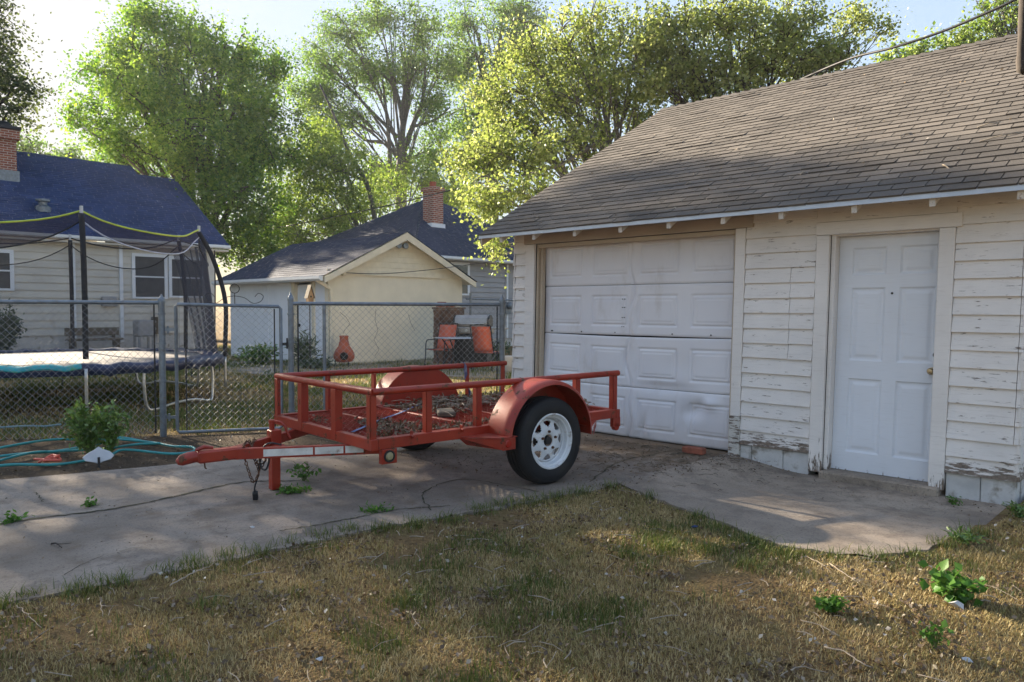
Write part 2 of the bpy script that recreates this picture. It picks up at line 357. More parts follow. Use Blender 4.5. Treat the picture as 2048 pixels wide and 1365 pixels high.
def tag(o, label=None, cat=None, group=None, kind=None):
    for k, v in (('label', label), ('category', cat), ('group', group), ('kind', kind)):
        if v: o[k] = v
    return o
def empty(name, loc=(0, 0, 0), rz=0, label=None, cat=None, group=None):
    o = bpy.data.objects.new(name, None); COL.objects.link(o); o.location = loc; o.rotation_euler = (0, 0, rz); o.empty_display_size = .2
    return tag(o, label, cat, group)
def smooth_by_angle(o, a=40):
    me = o.data; me.shade_smooth()
    try: me.set_sharp_from_angle(angle=R(a))
    except Exception: pass
    return o
def raw_mesh(name, v, faces_n, m, tone=None, parent=None, smooth=False):
    """v: (N, k, 3) array, faces_n: list of index tuples inside each k-vertex element"""
    N, k, _ = v.shape
    nl = sum(len(f) for f in faces_n)
    me = bpy.data.meshes.new(name); me.vertices.add(N*k); me.vertices.foreach_set('co', v.reshape(-1).astype(np.float32))
    idx = np.concatenate([np.array(f) for f in faces_n]); loops = (idx[None, :]+np.arange(N)[:, None]*k).reshape(-1)
    cnt = np.tile(np.array([len(f) for f in faces_n]), N)
    me.loops.add(len(loops)); me.loops.foreach_set('vertex_index', loops.astype(np.int32))
    me.polygons.add(len(cnt)); st = np.concatenate([[0], np.cumsum(cnt)[:-1]])
    me.polygons.foreach_set('loop_start', st.astype(np.int32)); me.polygons.foreach_set('loop_total', cnt.astype(np.int32))
    if tone is not None:
        a = me.attributes.new('tone', 'FLOAT', 'POINT'); a.data.foreach_set('value', np.repeat(tone, k).astype(np.float32))
    me.update(calc_edges=True); me.validate()
    me.materials.append(M[m])
    if smooth: me.shade_smooth()
    o = bpy.data.objects.new(name, me); COL.objects.link(o)
    if parent is not None: o.parent = parent
    return o
def catmull(P, n=8):
    P = [Vector(p) for p in P]; out = []
    Q = [P[0]*2-P[1]]+P+[P[-1]*2-P[-2]]
    for i in range(1, len(Q)-2):
        a, b, c, d = Q[i-1:i+3]
        for k in range(n):
            t = k/n; out.append(.5*((2*b)+(c-a)*t+(2*a-5*b+4*c-d)*t*t+(3*b-a-3*c+d)*t**3))
    return out+[P[-1]]
def vnoise(x, y, seed=0):
    r_ = np.random.default_rng(seed); T = r_.random((64, 64))
    xi = np.floor(x).astype(int); yi = np.floor(y).astype(int); fx = x-xi; fy = y-yi
    fx = fx*fx*(3-2*fx); fy = fy*fy*(3-2*fy)
    g = lambda a, b: T[a % 64, b % 64]
    return (g(xi, yi)*(1-fx)+g(xi+1, yi)*fx)*(1-fy)+(g(xi, yi+1)*(1-fx)+g(xi+1, yi+1)*fx)*fy
def inpoly(x, y, poly):
    c = np.zeros(len(x), bool); n = len(poly)
    for i in range(n):
        (x1, y1), (x2, y2) = poly[i][:2], poly[(i+1) % n][:2]
        if y1 == y2: continue
        k = ((y1 > y) != (y2 > y)) & (x < (x2-x1)*(y-y1)/(y2-y1)+x1); c ^= k
    return c
def rand_dirs(n, upb=0.0):
    d = rng.normal(size=(n, 3)); d[:, 2] += upb; return d/np.linalg.norm(d, axis=1, keepdims=True)
def leaves(name, pos, size, m, tone, parent=None, upb=.6, aspect=.55, droop=0):
    """small folded leaf faces at the given points"""
    n = len(pos); nrm = rand_dirs(n, upb); a = rand_dirs(n); a[:, 2] -= droop
    a -= nrm*(a*nrm).sum(1, keepdims=True); a /= np.linalg.norm(a, axis=1, keepdims=True); b = np.cross(nrm, a)
    L = size*rng.uniform(.6, 1.3, (n, 1)); w = L*aspect*.5; fold = nrm*w*.35
    v = np.stack([pos, pos+a*L*.45+b*w+fold, pos+a*L, pos+a*L*.45-b*w+fold], 1)
    return raw_mesh(name, v, [(0, 1, 2), (0, 2, 3)], m, tone, parent)

# ------------------------------------------------------------------ ground
def sheet(name, poly, z, m, thick=None, parent=None, n=None):
    b = MB(); P = [(p[0], p[1], z) for p in poly]
    if thick: b.prism([(p[0], p[1], z-thick) for p in poly], (0, 0, thick))
    else: b.add(P, [tuple(range(len(P)))])
    return b.build(name, m, parent)
def ground_quads(hole):
    x0, x1, y0, y1 = hole; z = -.014; F = 900; g = MB()
    for (a, b, c, d) in ((-F, F, -F, y0), (-F, F, y1, F), (-F, x0, y0, y1), (x1, F, y0, y1)): g.add([(a, c, z), (b, c, z), (b, d, z), (a, d, z)], [(0, 1, 2, 3)])
    return g
def wob(P, n=10, amp=.03, seed=1):
    r_ = random.Random(seed); out = []
    for i in range(len(P)-1):
        a, b = Vector(P[i]), Vector(P[i+1])
        for k in range(n):
            t = k/n; p = a.lerp(b, t); out.append((p.x+r_.uniform(-amp, amp), p.y+r_.uniform(-amp, amp)))
    out.append(tuple(P[-1])); return out
east_edge = wob([(.1, -9.), (-.57, -5.77), (-.45, -4.89), (-.33, -3.71), (-.13, -2.91), (.03, -2.03)], 12, .025)
north_edge = [(.03, -1.2), (.03, .1)]
west_edge = [(-2.75, .1), (-2.85, -2.4)]+wob([(-3.02, -3.2), (-3.16, -3.75), (-3.57, -5.14), (-4.3, -7.4), (-4.8, -9.)], 8, .02, 3)
tag(sheet('driveway', east_edge+north_edge+west_edge, 0.0, 'concrete', .1), kind='structure')
path_poly = [(.034, .06), (.034, -1.72)]+wob([(.05, -1.75), (.55, -1.95), (.97, -2.1), (1.66, -2.36), (2.1, -2.2), (2.28, -1.85), (2.43, -.83), (2.47, -.05)], 8, .02, 5)+[(2.45, .06)]
def smooth01(t): t = min(1, max(0, t)); return t*t*(3-2*t)
def path_z(x, y): return .003-.078*smooth01((x-.05)/.75)*smooth01((y+2.0)/1.5)
# the worn slab dips towards the wall, where the foundation blocks show
def fill_poly(poly, zfn, step=.06):
    import bmesh
    bm = bmesh.new(); vs = [bm.verts.new((p[0], p[1], 0)) for p in poly]; bm.faces.new(vs); bmesh.ops.triangulate(bm, faces=bm.faces[:])
    xs = [p[0] for p in poly]; ys = [p[1] for p in poly]
    x = min(xs)+step
    while x < max(xs): bmesh.ops.bisect_plane(bm, geom=bm.verts[:]+bm.edges[:]+bm.faces[:], plane_co=(x, 0, 0), plane_no=(1, 0, 0)); x += step
    y = min(ys)+step
    while y < max(ys): bmesh.ops.bisect_plane(bm, geom=bm.verts[:]+bm.edges[:]+bm.faces[:], plane_co=(0, y, 0), plane_no=(0, 1, 0)); y += step
    bm.verts.index_update(); b = MB(); b.add([(v.co.x, v.co.y, zfn(v.co.x, v.co.y)) for v in bm.verts], [tuple(v.index for v in f.verts) for f in bm.faces]); bm.free(); return b
HOLE = (-.3, 2.7, -2.7, .3)
g = ground_quads(HOLE); n_ = 60; o_ = len(g.v); gx = [HOLE[0]+(HOLE[1]-HOLE[0])*i/n_ for i in range(n_+1)]; gy = [HOLE[2]+(HOLE[3]-HOLE[2])*i/n_ for i in range(n_+1)]
GXX, GYY = np.meshgrid(gx, gy); ins = inpoly(GXX.ravel(), GYY.ravel(), [(.0, .4), (.0, -1.66), (.9, -2.0), (1.6, -2.26), (2.05, -2.1), (2.22, -1.8), (2.38, -.8), (2.42, .4)])
g.add([(a, b_, -.14 if k else -.014) for a, b_, k in zip(GXX.ravel(), GYY.ravel(), ins)], [(j*(n_+1)+i, j*(n_+1)+i+1, (j+1)*(n_+1)+i+1, (j+1)*(n_+1)+i) for j in range(n_) for i in range(n_)])
tag(g.build('ground', 'ground'), kind='structure')
pb = fill_poly(path_poly, path_z)
for i_ in range(len(path_poly)-1):
    a_, c_2 = path_poly[i_], path_poly[i_+1]; pb.add([(a_[0], a_[1], path_z(*a_)), (c_2[0], c_2[1], path_z(*c_2)), (c_2[0], c_2[1], -.14), (a_[0], a_[1], -.14)], [(0, 1, 2, 3)])
tag(pb.build('path', 'path'), kind='structure')
bed_poly = [(-2.9, -1.0), (-3.05, -3.2), (-3.2, -3.75), (-3.6, -5.14), (-4.35, -7.4), (-4.9, -9.), (-9.2, -9.2), (-4.95, -3.5), (-3.2, -.2)]
tag(sheet('soil_bed', bed_poly, -.008, 'soil_bed'), kind='structure')
pp = [gnd(*p) for p in ((445, 722), (450, 742), (560, 752), (640, 748), (760, 744), (900, 752), (1016, 757), (1030, 716), (960, 700), (880, 708), (660, 724))]
tag(sheet('patio', [(p.x, p.y) for p in pp], -.004, 'patio', .05), kind='structure')
# cracks of the driveway: narrow ragged seams filled with dirt
def crack(pts, w, seed):
    r_ = random.Random(seed); P = catmull([gnd(*p) for p in pts], 14); b = MB(); vs = []
    for i, p in enumerate(P):
        d = (P[min(i+1, len(P)-1)]-P[max(0, i-1)]).normalized(); nrm = Vector((-d.y, d.x, 0)); o = r_.uniform(-.012, .012); h = w*r_.uniform(.35, 1.2)
        vs += [p+nrm*(o-h), p+nrm*(o+h)]
    b.add([(v.x, v.y, .004) for v in vs], [(2*i, 2*i+1, 2*i+3, 2*i+2) for i in range(len(P)-1)]); return b
drv = bpy.data.objects['driveway']
for k, (pts, w) in enumerate([([(-60, 1062), (60, 1040), (230, 1018), (360, 992), (480, 966), (600, 962)], .014), ([(70, 985), (88, 1005)], .005),
                              ([(560, 1063), (640, 1050), (720, 1035), (800, 1020), (900, 1012)], .007), ([(860, 1022), (850, 985), (930, 960), (1080, 985)], .006), ([(1178, 965), (1240, 925), (1330, 905)], .008)]):
    crack(pts, w, k).build('crack', 'moss', drv)

# ------------------------------------------------------------------ the old white garage
KS = .017
def shear(v): v = v.copy(); v[:, 0] += KS*v[:, 2]; return v
garage = empty('old_garage', (0, 0, 0), 0, 'old white clapboard garage with grey shingle roof behind the red trailer', 'garage')
GX0, GX1, GD = -2.80, 2.40, 6.9
SL = .572
def siding(b, x0, x1, z0, z1, seed, cut=None, y0=0, ex=.138, splits=()):
    r_ = random.Random(seed); z = z0; k = 0
    while z < z1-.02:
        zt = min(z+ex, z1); cuts = [x0, x1]
        for (zs, ze, xs) in splits:
            if zs < z < ze: cuts.append(xs)
        cuts.sort()
        for a, c in zip(cuts[:-1], cuts[1:]):
            j = [r_.uniform(-.003, .003) for _ in range(4)]; e = r_.uniform(-.006, .006) if len(cuts) > 2 else 0
            ga = .002 if a != x0 else 0; gc = .002 if c != x1 else 0
            yb, yt = y0-.027, y0-.002
            b.prism([(a+ga, yb+j[0], z-.004+j[1]), (a+ga, yt, zt+.012), (a+ga, y0+.012, zt+.012), (a+ga, y0+.012, z-.004+j[1])], (c-a-ga-gc, 0, 0))
        z += ex; k += 1
    return b
b = MB(); siding(b, GX0+.02, -2.615, .40-.28, 2.44, 1); siding(b, .19, .845, .12, 2.44, 2, splits=[(.93, 1.75, .625)])
siding(b, 1.925, GX1, .12, 2.44, 3, splits=[(.3, 2.3, 2.37)])
siding(b, .845, 1.925, 2.150, 2.44, 5); siding(b, -2.615, .19, 2.27, 2.44, 6)
b.build('front_siding', 'white_wood', garage, xf=shear)
b = MB()
def side_wall(b, x, sgn, seed):
    r_ = random.Random(seed); z = .12
    while z < 4.4:
        zt = z+.138
        if (zt-2.44)/SL > GD/2-.12: break
        y0 = (zt-2.44)/SL if zt > 2.44 else -.012-r_.uniform(0, .012)
        y1 = GD-y0
        yb = x+sgn*.020; yt = x+sgn*.003
        b.prism([(yb, y0, z-.004), (yt, y0, zt+.01), (x-sgn*.012, y0, zt+.01), (x-sgn*.012, y0, z-.004)], (0, y1-y0, 0)); z += .138
side_wall(b, GX0, -1, 8)
b.build('side_siding', 'white_wood', garage, xf=shear)
b = MB(); side_wall(b, GX1, 1, 9); b.build('side_siding', 'white_wood', garage, xf=shear)
# sheathing behind the boards, floor and back
b = MB(); b.box((GX0+.01, .013, .1), (-2.46, .10, 2.45)); b.box((.085, .013, .1), (.965, .10, 2.45)); b.box((1.83, .013, .1), (GX1-.01, .10, 2.45)); b.box((-2.46, .013, 2.15), (.085, .10, 2.45)); b.box((.965, .013, 2.06), (1.83, .10, 2.45))
b.box((GX0+.17, .17, -.2), (GX0+.2, GD, 2.45)); b.box((GX1-.2, .17, -.2), (GX1-.17, GD, 2.45)); b.box((GX0, GD+.01, -.2), (GX1, GD+.1, 2.45)); b.box((GX0+.17, .17, -.2), (-2.46, .19, 2.4)); b.box((.085, .17, -.2), (.965, .19, 2.4)); b.box((1.92, .17, -.2), (GX1-.17, .19, 2.4))
b.box((GX0+.1, .3, -.02), (GX1-.1, GD, -.008))
b.build('wall', 'dark_void', garage, xf=shear)
# foundation blocks
for (xa, xb, z) in ((.19, .30, .11), (.305, .605, .115), (.61, .845, .115), (1.93, 2.165, .115), (2.17, 2.395, .115), (-2.8, -2.62, .11)):
    b = MB(); b.box((xa, .0, -.12), (xb, .16, z)); b.build('foundation_block', 'block', garage, bevel=.005)
b = MB(); b.box((GX1-.16, .165, -.12), (GX1+.006, GD, .10)); b.build('foundation_wall', 'block', garage, bevel=.004)
b = MB(); b.box((GX0, .165, -.12), (GX0+.16, GD, .10)); b.build('foundation_wall', 'block', garage, bevel=.004)
# casing of the vehicle door
def trim(lo_, hi, m='white_trim', name='casing', bev=.004):
    b = MB(); b.box(lo_, hi); return b.build(name, m, garage, bevel=bev, xf=shear)
trim((-2.615, -.026, -.01), (-2.47, .012, 2.15)); trim((.085, -.026, .38), (.185, .012, 2.15)); trim((.082, -.034, -.02), (.188, .012, .377), 'white_sill')
trim((-2.64, -.030, 2.153), (.26, .012, 2.265), 'soffit', 'header_board')
trim((-2.468, .013, -.01), (-2.44, .11, 2.15), 'tan_jamb', 'jamb'); trim((-2.438, .05, -.01), (-2.405, .11, 2.13), 'tan_jamb', 'door_stop')
trim((.055, .013, -.01), (.083, .11, 2.15), 'tan_jamb', 'jamb'); trim((-2.438, .013, 2.105), (.055, .11, 2.148), 'tan_jamb', 'door_stop')
# the vehicle door: four dented sections
SH = .548; gdoor = empty('garage_door'); gdoor.parent = garage
def sstep(e0, e1, x): t = np.clip((x-e0)/(e1-e0), 0, 1); return t*t*(3-2*t)
def gd_height(X, Z, sec):
    h = np.zeros_like(X); u = (X+2.42)/2.52; zz = Z-sec*SH
    for i in range(4):
        xc = -2.42+2.52*(i+.5)/4; dx = np.abs(X-xc); dz = np.abs(zz-SH/2+.005)
        dd = np.maximum(dx-.235, dz-.165)          # signed distance to the panel outline
        h += -.013*(1-sstep(.006, .016, np.abs(dd+.012))) + .004*sstep(.02, .05, -dd)
        dd2 = np.maximum(dx-.185, dz-.118); h += -.007*(1-sstep(.003, .010, np.abs(dd2)))
    h += -.012*np.exp(-((zz-0)/.010)**2) - .012*np.exp(-((zz-SH)/.010)**2)
    # crease down the middle and the knocked-in lower right part
    xc = -1.20+.03*np.sin(Z*5)+.02*np.sin(Z*13)
    h += -.028*np.exp(-((X-xc)/.020)**2)*(.3+.7*np.sin(Z*4.3+1)**2) + .022*np.exp(-((X-xc-.06)/.035)**2)*(.5+.5*np.sin(Z*6))
    h += -.055*np.exp(-((X+.42-(Z-.3)*.5)/.11)**2-((Z-.36)/.09)**2) + .050*np.exp(-((X+.20)/.09)**2-((Z-.45)/.06)**2)
    h += -.036*np.exp(-((X+1.02-(Z-.1)*.3)/.035)**2-((Z-.12)/.12)**2) + .02*np.exp(-((X+.92)/.06)**2-((Z-.10)/.10)**2) - .030*np.exp(-((X+.75)/.3)**2-((Z-.57)/.05)**2) + .006*np.sin(X*5+Z*3)+.010*np.sin(X*2.1+1)*np.cos(Z*2.4)
    h += -.012*np.exp(-((X+.6)/.22)**2-((Z-.82)/.12)**2)
    return h
for sec in range(4):
    nx, nz = 230, 52
    xs = np.linspace(-2.42, .10, nx); zs = np.linspace(sec*SH+.002, (sec+1)*SH-.002, nz)
    X, Z = np.meshgrid(xs, zs); H = gd_height(X, Z, sec); sag = .012*np.sin((X+2.42)/2.52*math.pi)*(sec < 2)
    v = np.stack([X+KS*Z, .125-H, Z-sag+.01], -1).reshape(-1, 3)
    f = [(j*nx+i, j*nx+i+1, (j+1)*nx+i+1, (j+1)*nx+i) for j in range(nz-1) for i in range(nx-1)]
    me = bpy.data.meshes.new('door_section'); me.from_pydata(v.tolist(), [], f); me.shade_smooth(); me.materials.append(M['steel_door'])
    o = bpy.data.objects.new('door_section', me); COL.objects.link(o); o.parent = gdoor
b = MB(); b.box((-2.42, .20, .0), (.1, .23, 2.2)); b.build('backing', 'dark_void', gdoor, xf=shear)
def bolt(x, z, r): b = MB(); b.cyl((x+KS*z, .135, z), (x+KS*z, .112, z), r, 8); b.build('bolt_head', 'dark_metal', gdoor)
for x in (-2.3, -1.85, -1.38, -1.15, -.66, -.22): bolt(x, 1.135, .007)
for z in (1.2, 1.3, 1.41, 1.5):
    for x in (-1.29, -1.265): bolt(x, z, .005)
# entry door
edoor = empty('entry_door'); edoor.parent = garage
nx, nz = 110, 250; xs = np.linspace(1.005, 1.885, nx); zs = np.linspace(-.005, 2.02, nz); X, Z = np.meshgrid(xs, zs); H = np.zeros_like(X)
for (za, zb) in ((.16, .80), (.955, 1.58), (1.69, 1.92)):
    for (xa, xb) in ((1.115, 1.39), (1.50, 1.775)):
        dd = np.maximum(np.abs(X-(xa+xb)/2)-(xb-xa)/2, np.abs(Z-(za+zb)/2)-(zb-za)/2)
        H += -.012*sstep(.0, .012, -dd)+.009*sstep(.028, .06, -dd)
v = np.stack([X+KS*Z, .10-H, Z], -1).reshape(-1, 3)
me = bpy.data.meshes.new('door_panel'); me.from_pydata(v.tolist(), [], [(j*nx+i, j*nx+i+1, (j+1)*nx+i+1, (j+1)*nx+i) for j in range(nz-1) for i in range(nx-1)]); me.materials.append(M['door_white'])
o = bpy.data.objects.new('door_panel', me); COL.objects.link(o); o.parent = edoor; smooth_by_angle(o, 25)
b = MB(); b.box((1.005, .115, -.005), (1.885, .145, 2.02)); b.build('door_core', 'dark_void', edoor, xf=shear)
b = MB(); b.lathe([(.0001, -.065), (.018, -.063), (.027, -.052), (.026, -.040), (.012, -.030), (.012, -.006), (.030, -.004), (.030, .002)], 20, (1.772+KS*.9, .098, .90), 'Y')
smooth_by_angle(b.build('door_knob', 'brass', edoor))
b = MB(); b.lathe([(.0001, -.008), (.016, -.007), (.020, .002)], 16, (1.79+KS, .098, 1.03), 'Y'); b.build('lock', 'dark_metal', edoor)
b = MB(); b.lathe([(.0001, -.004), (.009, -.003), (.010, .003)], 12, (1.445+KS*1.53, .096, 1.53), 'Y'); b.build('peephole', 'dark_metal', edoor)
trim((.85, -.030, -.035), (.962, .012, 2.032)); trim((1.81, -.030, -.03), (1.922, .012, 2.032))
trim((.846, -.036, 2.035), (1.965, .012, 2.145), 'white_trim', 'head_casing')
trim((.964, .013, -.01), (1.003, .14, 2.06), 'white_trim', 'jamb'); trim((1.887, .013, -.01), (1.92, .14, 2.06), 'white_trim', 'jamb'); trim((1.004, .013, 2.022), (1.886, .14, 2.06), 'white_trim', 'jamb')
trim((.965, -.09, -.12), (1.90, .15, -.009), 'path', 'threshold', .012)
# eave, rafters, roof
EY, EZ = -.42, 2.262
for x in (-2.66, -2.15, -1.568, -.977, -.417, .149, .687, 1.287, 1.848, 2.40):
    b = MB(); b.prism([(x-.022, EY+.02, EZ-.035), (x-.022, EY+.025, EZ-.105), (x-.022, .02, EZ+.44*SL-.105), (x-.022, .02, EZ+.44*SL-.035)], (.044, 0, 0))
    b.build('rafter_tail', 'rafter', garage, bevel=.003, xf=shear)
RX0, RX1 = -2.99, 2.62; RY = GD/2; RZ = EZ+(RY-EY)*SL
def zr(y): return EZ+(y-EY)*SL
b = MB(); b.prism([(RX0, EY, zr(EY)-.035), (RX0, RY, RZ-.035), (RX0, 2*RY-EY, zr(EY)-.035), (RX0, 2*RY-EY, zr(EY)-.008), (RX0, RY, RZ-.008), (RX0, EY, zr(EY)-.008)], (RX1-RX0, 0, 0))
b.build('roof_deck', 'soffit', garage, xf=shear)
b = MB(); b.prism([(RX0-.004, EY-.012, EZ-.045), (RX0-.004, EY-.004, EZ-.045), (RX0-.004, EY-.004, EZ-.006), (RX0-.004, EY-.012, EZ-.006)], (RX1-RX0, 0, 0))
b.build('drip_edge', 'drip', garage, xf=shear)
for x in (RX0+.005, RX1-.03):
    b = MB(); b.prism([(x, EY+.01, zr(EY)-.13), (x, RY, RZ-.155), (x, RY, RZ-.037), (x, EY+.01, zr(EY)-.037)], (.025, 0, 0)); b.prism([(x, 2*RY-EY-.01, zr(EY)-.13), (x, RY, RZ-.155), (x, RY, RZ-.037), (x, 2*RY-EY-.01, zr(EY)-.037)], (.025, 0, 0)); b.build('rake_board', 'tan_jamb', garage, xf=shear)
def shingles(x0, x1, eave, ridge, expo, tab, seed, mb, th=.007, axis='X', half=True):
    """eave, ridge: (y, z) of the slope's foot and top; shingles laid in courses of separate tabs"""
    r_ = random.Random(seed); (ya, za), (yb, zb) = eave, ridge; L = math.hypot(yb-ya, zb-za); d = Vector((0, (yb-ya)/L, (zb-za)/L)); nrm = Vector((0, -d.z, d.y))
    if nrm.z < 0: nrm = -nrm
    n = int(round(L/expo)); ex = L/n; o0 = Vector((0, ya, za))
    for k in range(n):
        off = (k % 2)*tab/2+r_.uniform(-.012, .012); x = x0-tab+off
        while x < x1:
            a, c = max(x0, x+.0045), min(x1, x+tab-.0045); x += tab
            if c-a < .01: continue
            lift = th+r_.uniform(0, .004)+(r_.random() < .05)*.006; s0 = k*ex-.004+r_.uniform(-.003, .003); s1 = (k+1)*ex+.02
            mb.t = min(1, max(0, r_.gauss(.5, .22)))
            p = lambda xx, s, h: Vector((xx, 0, 0))+o0+d*s+nrm*h
            mb.add([p(a, s0, lift), p(c, s0, lift+r_.uniform(-.001, .002)), p(c, s1, .003), p(a, s1, .003), p(a, s0, -.001), p(c, s0, -.001)], [(0, 1, 2, 3), (4, 5, 1, 0), (4, 0, 3), (1, 5, 2)])
    return mb
b = MB(); shingles(RX0-.012, RX1, (EY-.02, EZ-.012+.006), (RY, RZ), .120, .245, 11, b, .011); b.build('shingles', 'shingle', garage, xf=shear)
b = MB(); shingles(RX0-.012, RX1, (2*RY-EY, EZ), (RY, RZ), .30, .6, 12, b); b.build('shingles', 'shingle', garage, xf=shear)
b = MB(); x = RX0-.01; r_ = random.Random(4)
while x < RX1:
    b.t = r_.uniform(.2, .9); h0, h1 = .004, .018
    for sg in (-1, 1):
        e = .13
        b.add([(x, RY, RZ+h1+.006), (x+.17, RY, RZ+h0+.004), (x+.17, RY+sg*e, RZ-e*SL+h0+.006), (x, RY+sg*e, RZ-e*SL+h1+.006)], [(0, 1, 2, 3)])
    x += .145
b.build('ridge_cap', 'shingle', garage, xf=shear)
# fallen flakes and twigs on the shingles
n = 260; px_ = rng.uniform(RX0+.1, RX1-.1, n); s = rng.uniform(0, 1, n); py_ = EY+(RY-EY)*s
pos = np.stack([px_, py_, EZ+(py_-EY)*SL+.018], 1)
o = leaves('roof_litter', pos, .028, 'litter', rng.uniform(.35, 1, n), None, 2.0); tag(o, 'dry flakes and husks scattered over the grey shingles', 'litter', kind='stuff')
b = MB()
for (px, py, ln, an) in ((1955, 255, .16, .3), (1960, 283, .30, .25), (1885, 330, .10, -1), (1600, 350, .06, 1.2), (1800, 275, .10, .9), (1370, 370, .06, .6), (1470, 300, .08, -.4)):
    ray = (fw+rt*((px-1024)/FPX)-up*((py-682.5)/FPX)); nn = Vector((0, -SL, 1)); p0 = Vector((0, EY, EZ+.02)); t = (p0-CAMP).dot(nn)/ray.dot(nn); p = CAMP+ray*t
    dd = Vector((math.cos(an), math.sin(an), SL*math.sin(an)))*ln
    b.tube([p, p+dd*.5+Vector((0, 0, .012)), p+dd+Vector((.01, .02, .0))], .005, 5)
tag(b.build('roof_twigs', 'twig'), 'pale broken twigs lying on the grey shingle slope', 'twigs', kind='stuff')

# ------------------------------------------------------------------ the red utility trailer
TW, TL, TH = 1.567, 2.491, .398; hw = TW/2
TR = empty('utility_trailer', (-1.472, -3.508, .417), -.0955, 'red open utility trailer with pipe rails parked before the garage door', 'trailer')
def tp(name, mb, m='red', bev=.003, smooth=False, parent=None):
    o = mb.build(name, m, parent or TR, bevel=bev)
    if smooth: smooth_by_angle(o)
    return o
b = MB(); fh = .075
for x in (-hw, hw): b.box((x-.024, .028, -.0), (x+.024, TL-.028, fh)); b.box((x-.038 if x > 0 else x-.0, .03, fh-.008), (x+.0 if x > 0 else x+.038, TL-.03, fh+.001))
for y in (0, TL): b.box((-hw-.024, y-.026, -.004), (hw+.024, y+.026, fh-.003))
tp('frame', b)
b = MB()
for y in (.47, .95, 1.47, 1.98): b.box((-hw+.03, y-.020, .030), (hw-.03, y+.020, .071))
tp('cross_members', b)
# expanded-metal floor
b = MB(); y = .05; k = 0
while y < TL-.05:
    pts = []; n = 36
    for i in range(n+1): pts.append((-hw+.03+(TW-.06)*i/n, y+(.016 if (i+k) % 2 else -.016), .052+(.004 if i % 2 else 0)))
    for p, q in zip(pts[:-1], pts[1:]): b.bar(p, q, .005, .009)
    y += .032; k += 1
tp('floor_mesh', b, bev=0)
b = MB()
for i in range(26):
    x = -hw+.06+(TW-.12)*i/25; b.bar((x, .06, .060), (x, TL-.06, .060), .007, .006)
tp('floor_slats', b, bev=0)
for y in (.0, .46, .92, 2.0, TL-.02):
    for sx in (-1, 1):
        b = MB(); wy = .05 if y < TL-.1 else .055
        b.box((sx*hw-.004*1, y-wy/2, .0), (sx*hw+.004, y+wy/2, TH-.02)); b.box((sx*hw-.045*sx-.003 if sx > 0 else sx*hw-.004, y-wy/2, .0), (sx*hw+.004 if sx > 0 else sx*hw+.048, y-wy/2+.007, TH-.02))
        tp('post', b, bev=.002)
for x in (-.30, .26):
    b = MB(); b.box((x-.035, -.030, .0), (x+.035, -.022, TH-.02)); b.box((x+.028, -.022, .0), (x+.035, .03, TH-.02)); tp('post', b, bev=.002)
def pipe(name, pts, r=.0255): b = MB(); b.tube(pts, r, 14); return tp(name, b, bev=0, smooth=True)
pipe('side_rail', [(hw, -.01, TH-.0), (hw, TL*.5, TH-.004), (hw, TL+.02, TH)]); pipe('side_rail', [(-hw, -.01, TH), (-hw, TL*.5, TH-.004), (-hw, TL+.02, TH)])
pipe('front_rail', [(-hw-.012, 0, TH+.0005), (0, 0, TH-.003), (hw+.012, 0, TH+.0005)], .026)
for x in (-hw, hw): b = MB(); b.box((x-.03, TL-.05, -.085), (x+.012, TL+.045, .0)); b.cyl((x-.03, TL+.0, -.085), (x+.012, TL+.0, -.085), .035, 14); tp('rear_bracket', b)
# the light box at the near front corner
b = MB(); b.box((hw-.02, .055, -.105), (hw+.026, .175, -.002)); lb = tp('light_box', b)
b = MB(); b.lathe([(.0001, .016), (.022, .014), (.030, .006), (.031, 0)], 18, (hw+.026, .112, -.052), 'X'); tp('side_light', b, 'amber', 0, True, lb)
b = MB(); b.lathe([(.031, 0), (.033, .010), (.042, .010), (.043, 0)], 18, (hw+.026, .112, -.052), 'X'); tp('bezel', b, 'dark_metal', 0, True, lb)
for y in (.30, .74): 
    b = MB(); b.lathe([(.0001, .028), (.011, .027), (.012, .0)], 10, (hw+.024, y, .068), 'X'); b.box((hw+.0, y-.003, .05), (hw+.036, y+.003, .105)); tp('tie_hook', b)
